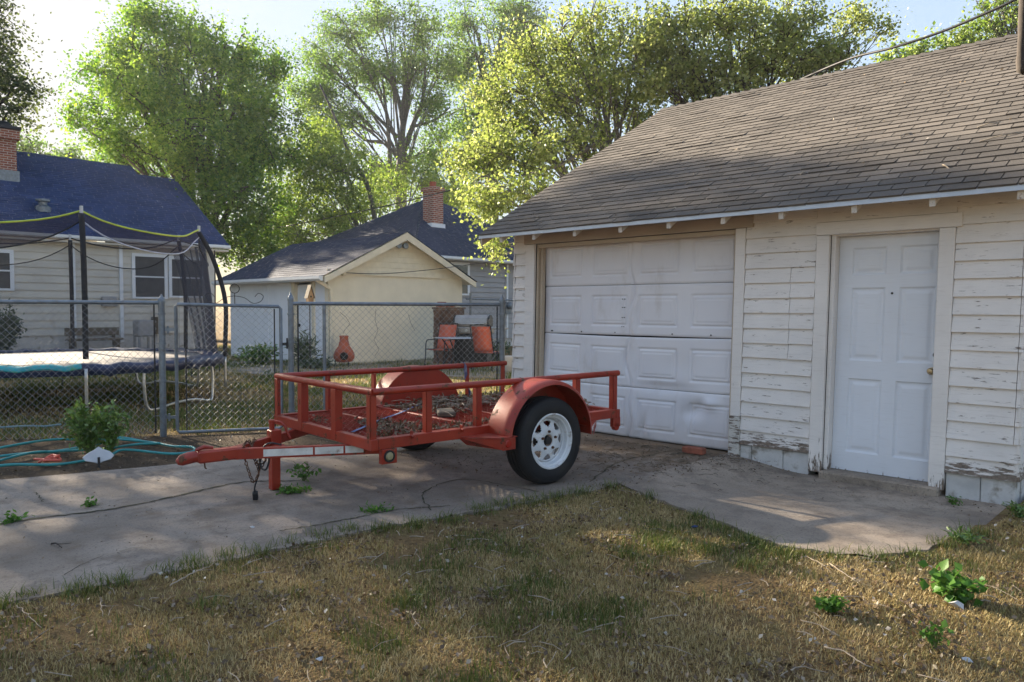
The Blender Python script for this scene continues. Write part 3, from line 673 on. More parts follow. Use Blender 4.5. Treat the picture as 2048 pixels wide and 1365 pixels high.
# fenders
FY, FZ, FR = 1.455, -.03, .455
def fender(sx):
    x0, x1 = sx*(hw+.012), sx*(hw+.262); b = MB(); n = 40; vs = []; prof = []
    # section across the width: flat crown with a rolled outer lip
    for (t, dr) in ((0, 0), (.70, .004), (.90, -.004), (.97, -.016), (1.0, -.036), (.985, -.036), (.955, -.018), (.88, -.010), (0, -.004)): prof.append((x0+(x1-x0)*t, dr))
    a0, a1 = R(-6), R(184); m = len(prof)
    for i in range(n+1):
        a = a0+(a1-a0)*i/n; st = 1.0
        for (x, dr) in prof: vs.append((x, FY-math.cos(a)*(FR+dr)*1.02, FZ+math.sin(a)*(FR+dr)*.97))
    fs = [(i*m+j, i*m+(j+1) % m, (i+1)*m+(j+1) % m, (i+1)*m+j) for i in range(n) for j in range(m)]
    b.add(vs, fs); o = tp('fender', b, bev=0, smooth=True)
    b = MB(); P = [(x0-.005*sx, FY-math.cos(a0+(a1-a0)*i/n)*FR*1.015, FZ+math.sin(a0+(a1-a0)*i/n)*FR*.965) for i in range(n+1)]
    b.prism(P, (.005*sx, 0, 0)); tp('skirt', b, bev=0, parent=o)
    # front step gusset and rear gusset
    ya = FY-FR*1.02
    b = MB(); b.prism([(x0, ya-.28, .010), (x0, ya+.09, .010), (x1+.004*sx, ya+.09, .010), (x1+.004*sx, ya-.06, .010)], (0, 0, .006))
    b.prism([(x0, ya-.28, .009), (x1+.004*sx, ya-.06, .009), (x1+.004*sx, ya-.06, -.075), (x0, ya-.20, -.055)], (0, .005, 0)); b.box((min(x1, x1+.004*sx), ya-.058, -.08), (max(x1, x1+.004*sx), ya+.07, .0085)); tp('fender_step', b, bev=.002, parent=o)
    b = MB(); b.lathe([(.0001, .010*sx), (.026, .008*sx), (.030, 0)], 16, (x1+.005*sx, ya-.002, -.034), 'X'); tp('marker_lens', b, 'red_lens', 0, True, o)
    yb = FY+FR*1.02
    b = MB(); b.prism([(x0, yb-.05, .004), (x0, yb+.30, .004), (x1-.02*sx, yb+.0, .004)], (0, 0, -.006)); b.prism([(x0, yb+.30, -.003), (x1-.02*sx, yb+.02, -.003), (x1-.02*sx, yb+.02, -.07), (x0, yb+.30, -.05)], (0, -.005, 0)); tp('rear_gusset', b, bev=.002, parent=o)
for sx in (1, -1): fender(sx)
# wheels
WY, WZ, WR = 1.469, -.0715, .3455
def wheel(sx):
    w = empty('wheel', (sx*(hw+.138), WY, WZ)); w.parent = TR
    prof = [(.205, -.085), (.225, -.098), (.262, -.108), (.30, -.104), (.327, -.092), (.340, -.074), (.3455, -.05), (.3455, -.044), (.338, -.043), (.338, -.036), (.3465, -.035), (.3465, -.006), (.339, -.005), (.339, .005), (.3465, .006), (.3465, .035), (.338, .036), (.338, .043), (.3455, .044), (.3455, .05), (.340, .074), (.327, .092), (.315, .099), (.312, .098), (.30, .104), (.262, .108), (.24, .103), (.225, .098), (.205, .085)]
    b = MB(); b.lathe(prof, 72, axis='X'); smooth_by_angle(b.build('tyre', 'rubber', w), 35)
    q = 1 if sx > 0 else -1
    ri = [(.222, .088), (.222, .100), (.212, .102), (.205, .096), (.200, .080), (.188, .074), (.184, .040), (.176, .034), (.170, -.07), (.20, -.085)]
    b = MB(); b.lathe([(r, z*q) for r, z in ri], 64, axis='X')
    # dished disc with eight wedge holes
    rings = [(.046, .050), (.056, .056), (.098, .056), (.106, .054), (.112, .050), (.124, .046), (.137, .042), (.149, .038), (.156, .036), (.174, .030)]
    half = {3: .0, 4: .10, 5: .17, 6: .225, 7: .20}; n = 128; vs = []; fs = []
    for (r, z) in rings:
        for k in range(n): a = 2*math.pi*k/n; vs.append((z*q, r*math.cos(a), r*math.sin(a)))
    for j in range(len(rings)-1):
        for k in range(n):
            a = 2*math.pi*(k+.5)/n; da = abs((a+math.pi/8) % (math.pi/4)-math.pi/8)
            if j in (4, 5, 6, 7) and da < {4: .10, 5: .175, 6: .235, 7: .235}[j]: continue
            k2 = (k+1) % n; fs.append((j*n+k, j*n+k2, (j+1)*n+k2, (j+1)*n+k))
    b.add(vs, fs); o = b.build('rim', 'rim', w); smooth_by_angle(o, 40)
    so = o.modifiers.new('plate', 'SOLIDIFY'); so.thickness = .004
    b = MB(); b.lathe([(.0001, .064*q), (.030, .062*q), (.034, .050*q), (.034, -.02*q), (.075, -.03*q), (.075, -.05*q), (.0001, -.05*q)], 24, axis='X'); smooth_by_angle(b.build('hub', 'dark_metal', w), 40)
    for k in range(5):
        a = 2*math.pi*k/5+.3; c = (.056*q, .072*math.cos(a), .072*math.sin(a)); b = MB(); b.lathe([(.0001, .018*q), (.009, .017*q), (.011, .012*q), (.011, 0)], 6, c, 'X'); b.build('lug_nut', 'rust', w)
for sx in (1, -1): wheel(sx)
b = MB(); b.bar((-hw-.1, WY, WZ), (hw+.1, WY, WZ), .05, .05); b.bar((-hw+.02, WY-.35, -.03), (-hw+.02, WY+.35, -.03), .045, .03); b.bar((hw-.02, WY-.35, -.03), (hw-.02, WY+.35, -.03), .045, .03); b.bar((hw-.02, WY, WZ), (hw-.02, WY, 0), .06, .05); b.bar((-hw+.02, WY, WZ), (-hw+.02, WY, 0), .06, .05)
tp('axle', b, 'rust')
# tongue
A = Vector((.10, -.72, -.040)); B1 = Vector((.50, .10, -.043)); B2 = Vector((-.66, .30, -.043))
TNX, TNY = .075, .052
b = MB(); b.bar(A-(B1-A).normalized()*.02, B1+(B1-A).normalized()*.12, .045, TNX); tp('tongue_beam', b)
b = MB(); b.bar(Vector((.055, -.70, -.040)), B2, .045, TNX-.004); tp('tongue_beam', b)
d1 = (B1-A).normalized(); s1 = Vector((d1.y, -d1.x, 0)).normalized(); L1 = (B1-A).length
def on1(t, z, o=.0265): p = A+d1*(L1*t)+s1*o; return Vector((p.x, p.y, -.040+z))
for (ta, tb) in ((.235, .60), (.615, .83), (.845, .985)):
    b = MB(); b.prism([on1(ta, -.024, .0235), on1(tb, -.024, .0235), on1(tb, .026, .0235), on1(ta, .026, .0235)], s1*.003); tp('reflective_strip', b, 'tape', 0)
b = MB(); b.bar((.098, -.95, -.034), (.098, -.62, -.036), .085, .082); b.bar((.096, -.965, -.030), (.098, -.86, -.030), .075, .06); cp = tp('coupler', b, bev=.012)
b = MB(); b.tube([(.095, -1.075, -.055), (.095, -1.05, -.045), (.096, -1.0, -.033), (.097, -.95, -.030)], [.018, .036, .041, .038], 14); tp('coupler_nose', b, 'red', 0, True, cp)
b = MB(); b.tube([(.097, -.955, .012), (.097, -.90, .030), (.097, -.84, .018)], [.012, .014, .010], 8); tp('coupler_latch', b, 'red', 0, True, cp)
b = MB(); b.tube([(.10, -.90, -.07), (.10, -.895, -.115), (.102, -.885, -.12)], .005, 6); tp('pin', b, 'rust', 0, False, cp)
# jack
JX, JY = -.215, -.275
jk = empty('jack', (JX, JY, 0)); jk.parent = TR
b = MB(); b.box((-.034, -.034, -.412), (.034, .034, -.06)); b.build('jack_tube', 'red', jk, bevel=.004)
b = MB(); b.box((-.042, -.042, -.06), (.042, .042, .045)); b.box((-.10, -.045, -.075), (.16, .045, -.062)); b.build('jack_body', 'red', jk, bevel=.005)
b = MB(); b.tube([(-.02, -.01, .045), (-.02, -.01, .09), (-.02, -.01, .092), (-.02, -.01, .118)], [.020, .020, .024, .024], 12); smooth_by_angle(b.build('jack_screw', 'red', jk))
b = MB(); b.tube(catmull([(-.02, -.01, .105), (.03, .02, .108), (.06, .05, .085), (.075, .07, .03), (.095, .09, -.025)], 5), .0095, 8); b.build('jack_handle', 'red', jk, smooth=True)
# safety chains, wiring
def chain(pts, name, link=.032, r=.0035):
    P = catmull(pts, 12); b = MB(); acc = 0; k = 0
    for p, q in zip(P[:-1], P[1:]):
        acc += (q-p).length
        if acc >= link*.72:
            acc = 0; d = (q-p).normalized(); s = d.cross(Vector((0, 0, 1)) if abs(d.z) < .9 else Vector((1, 0, 0))).normalized()
            if k % 2: s = d.cross(s)
            k += 1; loop = [p+d*math.cos(a)*link*.5+s*math.sin(a)*link*.3 for a in [2*math.pi*i/8 for i in range(9)]]; b.tube(loop, r, 5, False)
    return tp(name, b, 'rust', 0)
chain([(-.06, -.50, .0), (-.02, -.56, .012), (.04, -.60, .010), (.10, -.63, .012), (.135, -.645, .0), (.14, -.64, -.07), (.11, -.60, -.18), (.09, -.56, -.26), (.13, -.54, -.20), (.16, -.55, -.10)], 'safety_chain')
chain([(-.10, -.46, .0), (-.05, -.50, .015), (.02, -.53, .012), (.09, -.57, .014), (.13, -.58, -.02), (.15, -.57, -.10), (.12, -.53, -.16), (.15, -.50, -.11), (.165, -.50, -.07)], 'safety_chain')
b = MB(); b.tube(catmull([(.20, -.40, .0), (.19, -.47, .02), (.185, -.52, .0), (.17, -.54, -.10), (.14, -.545, -.16), (.13, -.52, -.13), (.10, -.53, -.22), (.06, -.54, -.31), (.04, -.53, -.365)], 8), .006, 6)
wr = tp('wiring_lead', b, 'black', 0)
b = MB(); b.bar((.045, -.532, -.345), (.020, -.518, -.405), .036, .030); b.bar((.05, -.535, -.335), (.042, -.53, -.35), .02, .018); tp('wiring_plug', b, 'black', .004, False, wr)
b = MB(); b.tube(catmull([(.16, -.50, -.02), (.175, -.48, -.10), (.16, -.50, -.17), (.14, -.53, -.14), (.15, -.53, -.05), (.16, -.51, .0)], 8), .007, 6); tp('wiring_loop', b, 'black', 0)
def t2w(p): return TR.matrix_basis @ Vector(p) if False else Vector((-1.472, -3.508, .417))+Matrix.Rotation(-.0955, 3, 'Z')@Vector(p)
# things lying in the trailer
def ribbon(pts, w, m, name, th=.003):
    P = catmull(pts, 8); b = MB()
    for p, q in zip(P[:-1], P[1:]): b.bar(p, q, w, th)
    return b.build(name, m)
o = ribbon([t2w(p) for p in ((.42, .04, .075), (.33, .14, .072), (.06, .48, .078), (-.22, .85, .075), (-.50, 1.22, .085), (-.66, 1.5, .08), (-.76, 1.8, .075))], .026, 'strap', 'ratchet_strap')
tag(o, 'blue and white webbing strap stretched across the trailer floor', 'strap')
o = ribbon([t2w(p) for p in ((-.77, 1.93, .43), (-.75, 1.945, .42), (-.755, 1.96, .33), (-.775, 1.985, .24), (-.75, 2.0, .15), (-.76, 2.02, .09))], .03, 'strap', 'rail_strap'); tag(o, 'short blue strap hanging from the far rail of the trailer', 'strap')
b = MB(); c0 = t2w((.10, 1.10, .063)); b.box((-.075, -.12, 0), (.075, .12, .05)); o = b.build('timber_offcut', 'old_wood', None, bevel=.012, loc=c0); o.rotation_euler = (0, 0, .95); tag(o, 'weathered wood block lying on the trailer floor', 'wood block')
n = 7500; ly = rng.uniform(.1, TL-.06, n); lx = rng.uniform(-hw+.05, hw-.05, n); keep = (vnoise(lx*3+9, ly*2.4, 3)*.75+.34*(ly/TL)+.14*rng.random(n)) > .60; lx, ly = lx[keep], ly[keep]
pos = np.array([t2w((x, y, .070+rng.uniform(0, .02+.03*(y > 1.2)))) for x, y in zip(lx, ly)])
tag(leaves('leaf_litter', pos, .035, 'litter', rng.uniform(0, .75, len(pos))**1.3, None, 1.5), 'dry leaf litter heaped on the trailer floor', 'leaf litter', kind='stuff')
b = MB(); r_ = random.Random(3)
for i in range(70):
    c = t2w((r_.gauss(-.25, .25), r_.gauss(1.55, .28), .085+r_.uniform(0, .06))); a = r_.uniform(0, 6.3); l = r_.uniform(.06, .22); d = Vector((math.cos(a), math.sin(a), r_.uniform(-.15, .15)))*l
    b.tube([c-d*.5, c+Vector((0, 0, .01)), c+d*.5], .0025, 4)
tag(b.build('twig_heap', 'twig'), 'heap of pale twigs in the middle of the trailer floor', 'twigs', kind='stuff')

# ------------------------------------------------------------------ chain link fence and gate
FP = Vector((-4.79, -3.39, 0)); FE = Vector((.477, .879, 0))
def fp(t, z=0, off=0): return FP+FE*t+Vector((FE.y, -FE.x, 0))*off+Vector((0, 0, z))
def woven(t0, t1, z0, z1, pitch=.0735, r=.0021):
    b = MB(); t = t0; n = int((z1-z0)/(pitch/2)); r_ = random.Random(int(t0*100)); k = 0
    w = pitch/2
    while t+w < t1:
        P = []
        for i in range(n+1):
            a = t if (i+k) % 2 == 0 else t+w; z = z0+(z1-z0)*i/n
            P.append(fp(a+r_.uniform(-.002, .002), z+.008*math.sin(a*1.7), .003*(1 if i % 2 else -1)+.018*math.sin(z*3+t0)*math.sin(a*1.1)))
        b.tube(P, r, 4, False); t += w; k += 1
    return b
def post(b, t, z, r=.03, off=0):
    b.cyl(fp(t, -.03, off), fp(t, z, off), r, 14)
def post_cap(t, z, r):
    b = MB(); b.lathe([(r+.004, -.03), (r+.005, .0), (r*.9, .018), (r*.45, .040), (.006, .062), (.0001, .066)], 14, tuple(fp(t, z))); return b
FZT = 1.44
def fence_run(name, label, t0, t1, posts, tens, capped):
    f = empty(name, fp(t0), 0, label, 'fence'); inv = Vector(f.location)
    def bl(nm, b, m, sm=False):
        o = b.build(nm, m, f, xf=lambda v: v-np.array(inv)); 
        if sm: smooth_by_angle(o)
        return o
    b = MB(); b.cyl(fp(t0, FZT), fp(t1, FZT), .021, 12); bl('top_rail', b, 'galv', True)
    bl('mesh', woven(t0+.03, t1-.03, .03, FZT-.015), 'wire')
    for (t, z, r) in posts:
        b = MB(); post(b, t, z, r); o = bl('post', b, 'galv', True)
        if t in capped: o2 = bl('post_cap', post_cap(t, z, r), 'galv', True); o2.parent = o
        for zz in ((.22, .6, 1.0, 1.32) if t in capped else ()):
            b = MB(); b.lathe([(r+.003, -.012), (r+.007, -.01), (r+.007, .01), (r+.003, .012)], 12, tuple(fp(t, zz))); b.bar(fp(t, zz), fp(t+(.075 if t < t1-.1 else -.075), zz), .018, .006); o2 = bl('tension_band', b, 'galv'); o2.parent = o
    for t in tens:
        b = MB(); b.bar(fp(t, .03), fp(t, FZT-.02), .014, .010); bl('tension_bar', b, 'dark_metal')
    return f
fence_run('chain_link_fence', 'long grey chain link fence run in front of the trampoline', -4.2, 0, [(0, 1.47, .034), (-2.9, FZT-.02, .022)], [-.075], {0})
fence_run('chain_link_fence', 'chain link fence panel between the gate and the white garage', 1.333, 3.83, [(1.333, 1.50, .032), (1.70, FZT-.02, .02), (3.83, 1.50, .034)], [1.41, 3.765], {1.333, 3.83})
gt = empty('chain_link_gate', fp(.14), 0, 'chain link gate with a wire scroll ornament on its top bar', 'gate'); gi = np.array(fp(.14))
def gb(nm, b, m, sm=False, parent=None):
    o = b.build(nm, m, parent or gt, xf=lambda v: v-gi)
    if sm: smooth_by_angle(o)
    return o
b = MB(); b.tube([fp(.14, .06), fp(.14, 1.40), fp(.16, 1.425), fp(1.20, 1.405), fp(1.225, 1.38), fp(1.225, .05), fp(1.20, .03), fp(.16, .03), fp(.14, .06)], .019, 10); gb('gate_frame', b, 'galv', True)
gb('mesh', woven(.22, 1.17, .06, 1.39), 'wire')
for t in (.235, 1.155):
    b = MB(); b.bar(fp(t, .05), fp(t, 1.38), .012, .009); gb('tension_bar', b, 'dark_metal')
for z in (.2, 1.15):
    b = MB(); b.bar(fp(.0, z), fp(.14, z), .02, .03); b.cyl(fp(.06, z-.04), fp(.06, z+.04), .012, 8); gb('hinge', b, 'galv')
b = MB(); b.bar(fp(1.225, .98), fp(1.30, .985), .02, .03); b.bar(fp(1.29, .93, .02), fp(1.29, 1.05, .02), .012, .016); gb('latch', b, 'dark_metal')
b = MB(); tc = .74
circ = lambda c, z, r, a0, a1, n=14: [fp(c+r*math.cos(R(a0+(a1-a0)*i/n)), z+r*math.sin(R(a0+(a1-a0)*i/n))) for i in range(n+1)]
b.tube(circ(tc, 1.60, .05, -90, 270), .005, 6); b.tube([fp(tc, 1.55), fp(tc, 1.42)], .005, 6)
for sg in (-1, 1):
    b.tube(catmull([fp(tc, 1.52), fp(tc+sg*.1, 1.50), fp(tc+sg*.19, 1.44), fp(tc+sg*.27, 1.46), fp(tc+sg*.30, 1.52), fp(tc+sg*.25, 1.55), fp(tc+sg*.21, 1.51)], 5), .004, 6)
gb('scroll_ornament', b, 'dark_metal')

# ------------------------------------------------------------------ trampoline
TC = at(123, 705, 11.22); TC.z = 0; TRr = 2.25; TZ = .64
tramp = empty('trampoline', TC, 0, 'round trampoline with sagging safety net behind the chain link fence', 'trampoline')
toC = (CAMP-TC); aC = math.atan2(toC.y, toC.x)      # angle towards the yard gate side
def tpnt(a, r, z): return Vector((math.cos(a)*r, math.sin(a)*r, z))
b = MB(); n = 64; b.add([tpnt(2*math.pi*i/n, TRr-.28, TZ-.01-.0) for i in range(n)]+[Vector((0, 0, TZ-.05))], [(i, (i+1) % n, n) for i in range(n)]); b.build('jumping_mat', 'mat_grey', tramp, smooth=True)
def pad(a0, a1, m, name='pad', sk=.10):
    b = MB(); n = max(8, int((a1-a0)*14)); vs = []; prof = [(TRr-.30, TZ-.012), (TRr-.26, TZ+.02), (TRr-.05, TZ+.03), (TRr+.03, TZ+.015), (TRr+.04, TZ-.02), (TRr+.04, TZ-sk), (TRr+.03, TZ-sk), (TRr+.02, TZ-.02), (TRr-.05, TZ+.0), (TRr-.26, TZ-.01)]
    mm = len(prof)
    for i in range(n+1):
        a = a0+(a1-a0)*i/n; w = .012*math.sin(a*31)+.008*math.sin(a*57)
        vs += [tpnt(a, r, z+(w if z > TZ-.1 else 2.2*w)) for r, z in prof]
    b.add(vs, [(i*mm+j, i*mm+(j+1) % mm, (i+1)*mm+(j+1) % mm, (i+1)*mm+j) for i in range(n) for j in range(mm)]); b.build(name, m, tramp, smooth=True)
pA = at(172, 735, 9.4)-TC; aA = math.atan2(pA.y, pA.x)
pB = at(449, 705, 11.8)-TC; aB = math.atan2(pB.y, pB.x)
pad(aA-1.15, aA-.02, 'pad_teal', 'pad', .035); pad(aA-.02, aA-1.15+2*math.pi, 'pad_navy')
b = MB(); b.lathe([(TRr+.022, TZ-.03), (TRr+.03, TZ-.11), (TRr+.026, TZ-.11), (TRr+.018, TZ-.03)], 96); b.build('skirt', 'pad_navy', tramp, smooth=True)
b = MB(); b.tube([tpnt(2*math.pi*i/72, TRr-.02, TZ-.03) for i in range(73)], .022, 8, False); b.build('ring', 'galv_pole', tramp, smooth=True)
for k in range(4):
    a = aA+.62+k*math.pi/2; da = .30
    P = [tpnt(a-da, TRr-.02, TZ-.05), tpnt(a-da*1.02, TRr+.0, .35), tpnt(a-da*.97, TRr+.0, .07), tpnt(a-da*.8, TRr-.0, .015), tpnt(a-da*.3, TRr-.05, .06), tpnt(a+da*.3, TRr-.05, .07), tpnt(a+da*.8, TRr-.0, .018), tpnt(a+da*.97, TRr+.0, .07), tpnt(a+da*1.02, TRr+.0, .35), tpnt(a+da, TRr-.02, TZ-.05)]
    b = MB(); b.tube(catmull(P, 5), .021, 9); b.build('leg', 'galv_pole', tramp, smooth=True)
PT = []
stepA = (aB-aA) if abs(aB-aA) < math.pi else (aB-aA+2*math.pi if aB < aA else aB-aA-2*math.pi)
angs = [aA+stepA*q for q in (0, 1, 1.76, 2.52, 3.45, 4.4)]
for k, a in enumerate(angs):
    top = 2.56; r0 = TRr+.05
    lean = -.26 if k == 1 else -.02
    P = catmull([tpnt(a, r0, .15 if k else .02), tpnt(a, r0, TZ+.1), tpnt(a, r0+.01, 1.5), tpnt(a, r0-.03+lean*.5, 2.15), tpnt(a, r0-.10+lean, top)], 6)
    hi = [p for p in P if p.z >= TZ-.02]; lo2 = [p for p in P if p.z <= TZ+.1]
    b = MB(); b.tube(hi, .034, 12); po = b.build('pole', 'foam', tramp, smooth=True)
    b = MB(); b.tube(lo2, .021, 10); b.build('lower_tube', 'galv_pole', tramp, smooth=True).parent = po
    b = MB(); b.cyl(hi[-1], hi[-1]+Vector((0, 0, .10)), .022, 10); b.build('pole_cap', 'sign_white', tramp).parent = po
    PT.append(hi[-1]+Vector((0, 0, .04)))
def sagline(p, q, s, n=14, bulge=.06):
    out = []
    for i in range(n+1):
        t = i/n; v = p.lerp(q, t); k = 4*t*(1-t); v.z -= s*k; o2 = Vector((v.x, v.y, 0)).normalized()*bulge*k*5; out.append(v+o2*k)
    return out
for k in range(6):
    p, q = PT[k], PT[(k+1) % 6]; big = (q-p).length
    tl = sagline(p, q, .20 if k in (0, 5) else .16); b = MB(); b.tube(tl, .012, 8); b.build('top_tube', 'lime' if k in (0, 5) else 'foam', tramp, smooth=True)
    cl = sagline(p-Vector((0, 0, .12)), q-Vector((0, 0, .12)), .34 if k == 0 else .40); b = MB(); b.tube(cl, .010, 6); b.build('net_cable', 'rope_pale' if k == 0 else 'foam', tramp, smooth=True)
    def curtain(A_, B_, name, m, wav=.0):
        b = MB(); n = len(A_); vs = []
        for i in range(n): vs += [A_[i], B_[i]]
        b.add(vs, [(2*i, 2*i+1, 2*i+3, 2*i+2) for i in range(n-1)]); return b.build(name, m, tramp, smooth=True)
    if k in (0, 5): curtain(tl, cl, 'net_band', 'net_band')
    if k in (0, 5, 2, 3): curtain(cl, [Vector((v.x, v.y, TZ+.02)) for v in cl], 'net_wall', 'net')
# the net bunched up beside the pole at the open end
b = MB(); vs = []; nI, nJ = 80, 14; a0 = angs[1]; sgn = 1 if stepA > 0 else -1
for j in range(nJ+1):
    tz = j/nJ; z = 2.45*(1-tz)+TZ*tz+.03
    spread = .84-.22*tz; shift = .10
    for i in range(nI+1):
        u = i/nI; a = a0+sgn*(.03+shift*(1-tz)+spread*u*1.0); r_ = TRr-.08-.22*(1-tz)*(1-u)-.03*tz+.04*math.sin(u*46+tz*2)
        vs.append(tpnt(a, r_, z-.12*u*(1-tz)))
b.add(vs, [(j*(nI+1)+i, j*(nI+1)+i+1, (j+1)*(nI+1)+i+1, (j+1)*(nI+1)+i) for j in range(nJ) for i in range(nI)]); b.build('gathered_net', 'net_fold', tramp, smooth=True)
for k, (da, zt) in enumerate(((.10, 2.3), (.16, 2.25))):
    b = MB(); b.tube(catmull([tpnt(a0+sgn*da, TRr-.1, zt), tpnt(a0+sgn*(da+.01), TRr-.1, 1.6), tpnt(a0+sgn*(da-.02), TRr-.12, .75)], 6), .010, 6); b.build('net_strap', 'foam', tramp)
b = MB()
for i in range(40):
    a = 2*math.pi*i/40+.05*math.sin(i*5); l = .05+.06*((i*37) % 7)/7
    b.bar(tpnt(a, TRr+.02, TZ-.12), tpnt(a+.004, TRr+.015, TZ-.13-l), .014, .004)
tag(b.build('tie_straps', 'foam', tramp), kind='stuff')

# ------------------------------------------------------------------ houses behind
def lap_wall(b, face, u0, u1, z0, z1, ex, pos, seed=0):
    """lapped boards on a wall; face 'X': wall at x=pos looking +x running along y; face 'Y': wall at y=pos looking -y running along x"""
    z = z0
    while z < z1-.01:
        zt = min(z+ex, z1)
        if face == 'X': b.prism([(pos+.040, u0, z), (pos+.004, u0, zt+.006), (pos-.02, u0, zt+.006), (pos-.02, u0, z)], (0, u1-u0, 0))
        else: b.prism([(u0, pos-.022, z), (u0, pos-.004, zt+.006), (u0, pos+.02, zt+.006), (u0, pos+.02, z)], (u1-u0, 0, 0))
        z += ex
    return b
def slope_courses(b, poly_fn, eave, ridge, expo, seed, axis, u0fn, u1fn, th=.010, tab=.33):
    """courses of shingles on a slope. eave/ridge = (h, z) along the horizontal uphill direction; u0fn/u1fn(s) give the course ends"""
    r_ = random.Random(seed); (ha, za), (hb, zb) = eave, ridge; L = math.hypot(hb-ha, zb-za); n = max(2, int(L/expo)); dh, dz = (hb-ha)/L, (zb-za)/L
    sg = 1 if dh > 0 else -1
    for k in range(n):
        s0, s1 = L*k/n, L*(k+1)/n+.01; a, c = u0fn((s0+s1)/2/L), u1fn((s0+s1)/2/L); u = a-r_.uniform(.02, tab)
        while u < c:
            p0, p1 = max(a, u+.002), min(c, u+tab-.002); u += tab
            if p1-p0 < .02: continue
            b.t = min(1, max(0, r_.gauss(.5, .25))); t = th+r_.uniform(0, .006)
            def P(uu, s, o):
                h = ha+dh*s-dz*sg*o*1.0*sg if False else ha+dh*s; z = za+dz*s+o
                return (h, uu, z) if axis == 'X' else (uu, h, z)
            b.add([P(p0, s0, t), P(p1, s0, t), P(p1, s1, .004), P(p0, s1, .004), P(p0, s0, -.004), P(p1, s0, -.004)], [(0, 1, 2, 3), (4, 5, 1, 0)])
    return b
# white house on the other side of the trampoline
HX, HY1, HY0 = -22.0, 5.08, -9.0; EXh, EZh, SH_ = -21.64, 3.56, .624
house = empty('white_house', (0, 0, 0), 0, 'white clapboard house with blue shingle roof and brick chimney behind the trampoline', 'house')
b = MB(); lap_wall(b, 'X', HY0, HY1, .55, 3.42, .225, HX); b.build('front_wall', 'house_white', house)
b = MB(); b.box((HX-9, HY1-.02, .5), (HX-.021, HY1, 3.4)); b.prism([(HX-.03, HY1-.02, 3.4), (HX-9.3, HY1-.02, 3.4), (HX-4.4, HY1-.02, 6.2)], (0, .02, 0)); b.box((HX-9, HY0, 0), (HX-8.9, HY1-.02, 3.4)); b.build('side_wall', 'house_white', house)
b = MB(); b.box((HX-9, HY0, -.05), (HX-.012, HY1-.006, .56)); b.build('foundation_wall', 'block', house)
def hplane(x): return EZh+(EXh-x)*SH_
X1, X2 = -26.12, -26.74; YN = 4.06
b = MB(); th = .06
for (xr, ya, yb) in ((X1, YN, HY1+.36), (X2, HY0-.3, YN)):
    b.prism([(EXh, ya, EZh-.02), (xr, ya, hplane(xr)-.02), (2*xr-EXh, ya, EZh-.02), (2*xr-EXh, ya, EZh-.12), (xr, ya, hplane(xr)-.12), (EXh, ya, EZh-.12)], (0, yb-ya-.002, 0))
b.build('roof_deck', 'house_white', house)
b = MB()
slope_courses(b, None, (EXh, EZh), (X1, hplane(X1)), .15, 3, 'X', lambda s: YN, lambda s: HY1+.37)
slope_courses(b, None, (EXh, EZh), (X2, hplane(X2)), .15, 4, 'X', lambda s: HY0, lambda s: YN)
b.build('roof', 'shingle_blue', house)
b = MB(); b.prism([(EXh+.10, 0, EZh-.005), (EXh+.10, 0, EZh-.10), (EXh+.06, 0, EZh-.13), (EXh-.02, 0, EZh-.13), (EXh-.02, 0, EZh-.02)], (0, .001, 0))
b = MB(); b.prism([(EXh+.11, HY0, EZh-.01), (EXh+.11, HY0, EZh-.09), (EXh+.07, HY0, EZh-.13), (EXh-.0, HY0, EZh-.13), (EXh-.0, HY0, EZh-.01)], (0, HY1+.36-HY0, 0)); b.build('gutter', 'white_metal', house)
b = MB(); b.box((HX-.02, HY0, 3.34), (EXh-.002, HY1+.34, 3.40)); b.build('eave_soffit', 'house_white', house)
def fdir(px, py, xw):      # point of the picture on the plane x = xw
    ray = fw+rt*((px-1024)/FPX)-up*((py-682.5)/FPX); return CAMP+ray*((xw-CX)/ray.x)
def window(parent, face, pos, u0, u1, z0, z1, fm='pale_blue_white', gm='screen', rail=True):
    def bx(b, ua, ub, za, zb, d0, d1): b.box(*(((pos-d0, ua, za), (pos+d1, ub, zb)) if face == 'X' else ((ua, pos-d1, za), (ub, pos+d0, zb)))); return b
    b = MB(); w = .10
    bx(b, u0-w, u0, z0-.06, z1+w, -.0, .05); bx(b, u1, u1+w, z0-.06, z1+w, -.0, .05); bx(b, u0, u1, z1, z1+w, -.0, .05); bx(b, u0, u1, z0-.06, z0, -.0, .06)
    if rail: bx(b, u0, u1, (z0+z1)/2-.02, (z0+z1)/2+.025, -.0, .045)
    o = b.build('window', fm, parent); b = MB(); bx(b, u0, u1, z0, z1, -.0, .03); b.build('pane', gm, parent).parent = o; return o
for (xa, xb, ya, yb) in ((270, 327, 516, 594), (343, 403, 522, 592), (-60, 18, 507, 576)):
    p = fdir(xa, yb, HX); q = fdir(xb, ya, HX); window(house, 'X', HX+.02, p.y, q.y, p.z, q.z)
for px in (243, 148):
    p = fdir(px, 600, HX+.06); b = MB(); b.box((HX+.025, p.y-.05, .3), (HX+.09, p.y+.05, 3.35)); b.build('downspout', 'pale_blue_white', house)
p = fdir(218, 603, HX+.1); b = MB(); b.box((HX+.02, p.y-.22, p.z-.16), (HX+.20, p.y+.22, p.z+.14)); b.build('meter_box', 'house_grey', house, bevel=.02)
b = MB(); cp_ = fdir(22, 362, -25.0); b.box((-25.5, cp_.y-.40, hplane(-25.)-1.), (-24.6, cp_.y+.08, 7.02)); b.box((-25.58, cp_.y-.48, 6.70), (-24.52, cp_.y+.16, 7.00)); ch = b.build('chimney', 'brick', house)
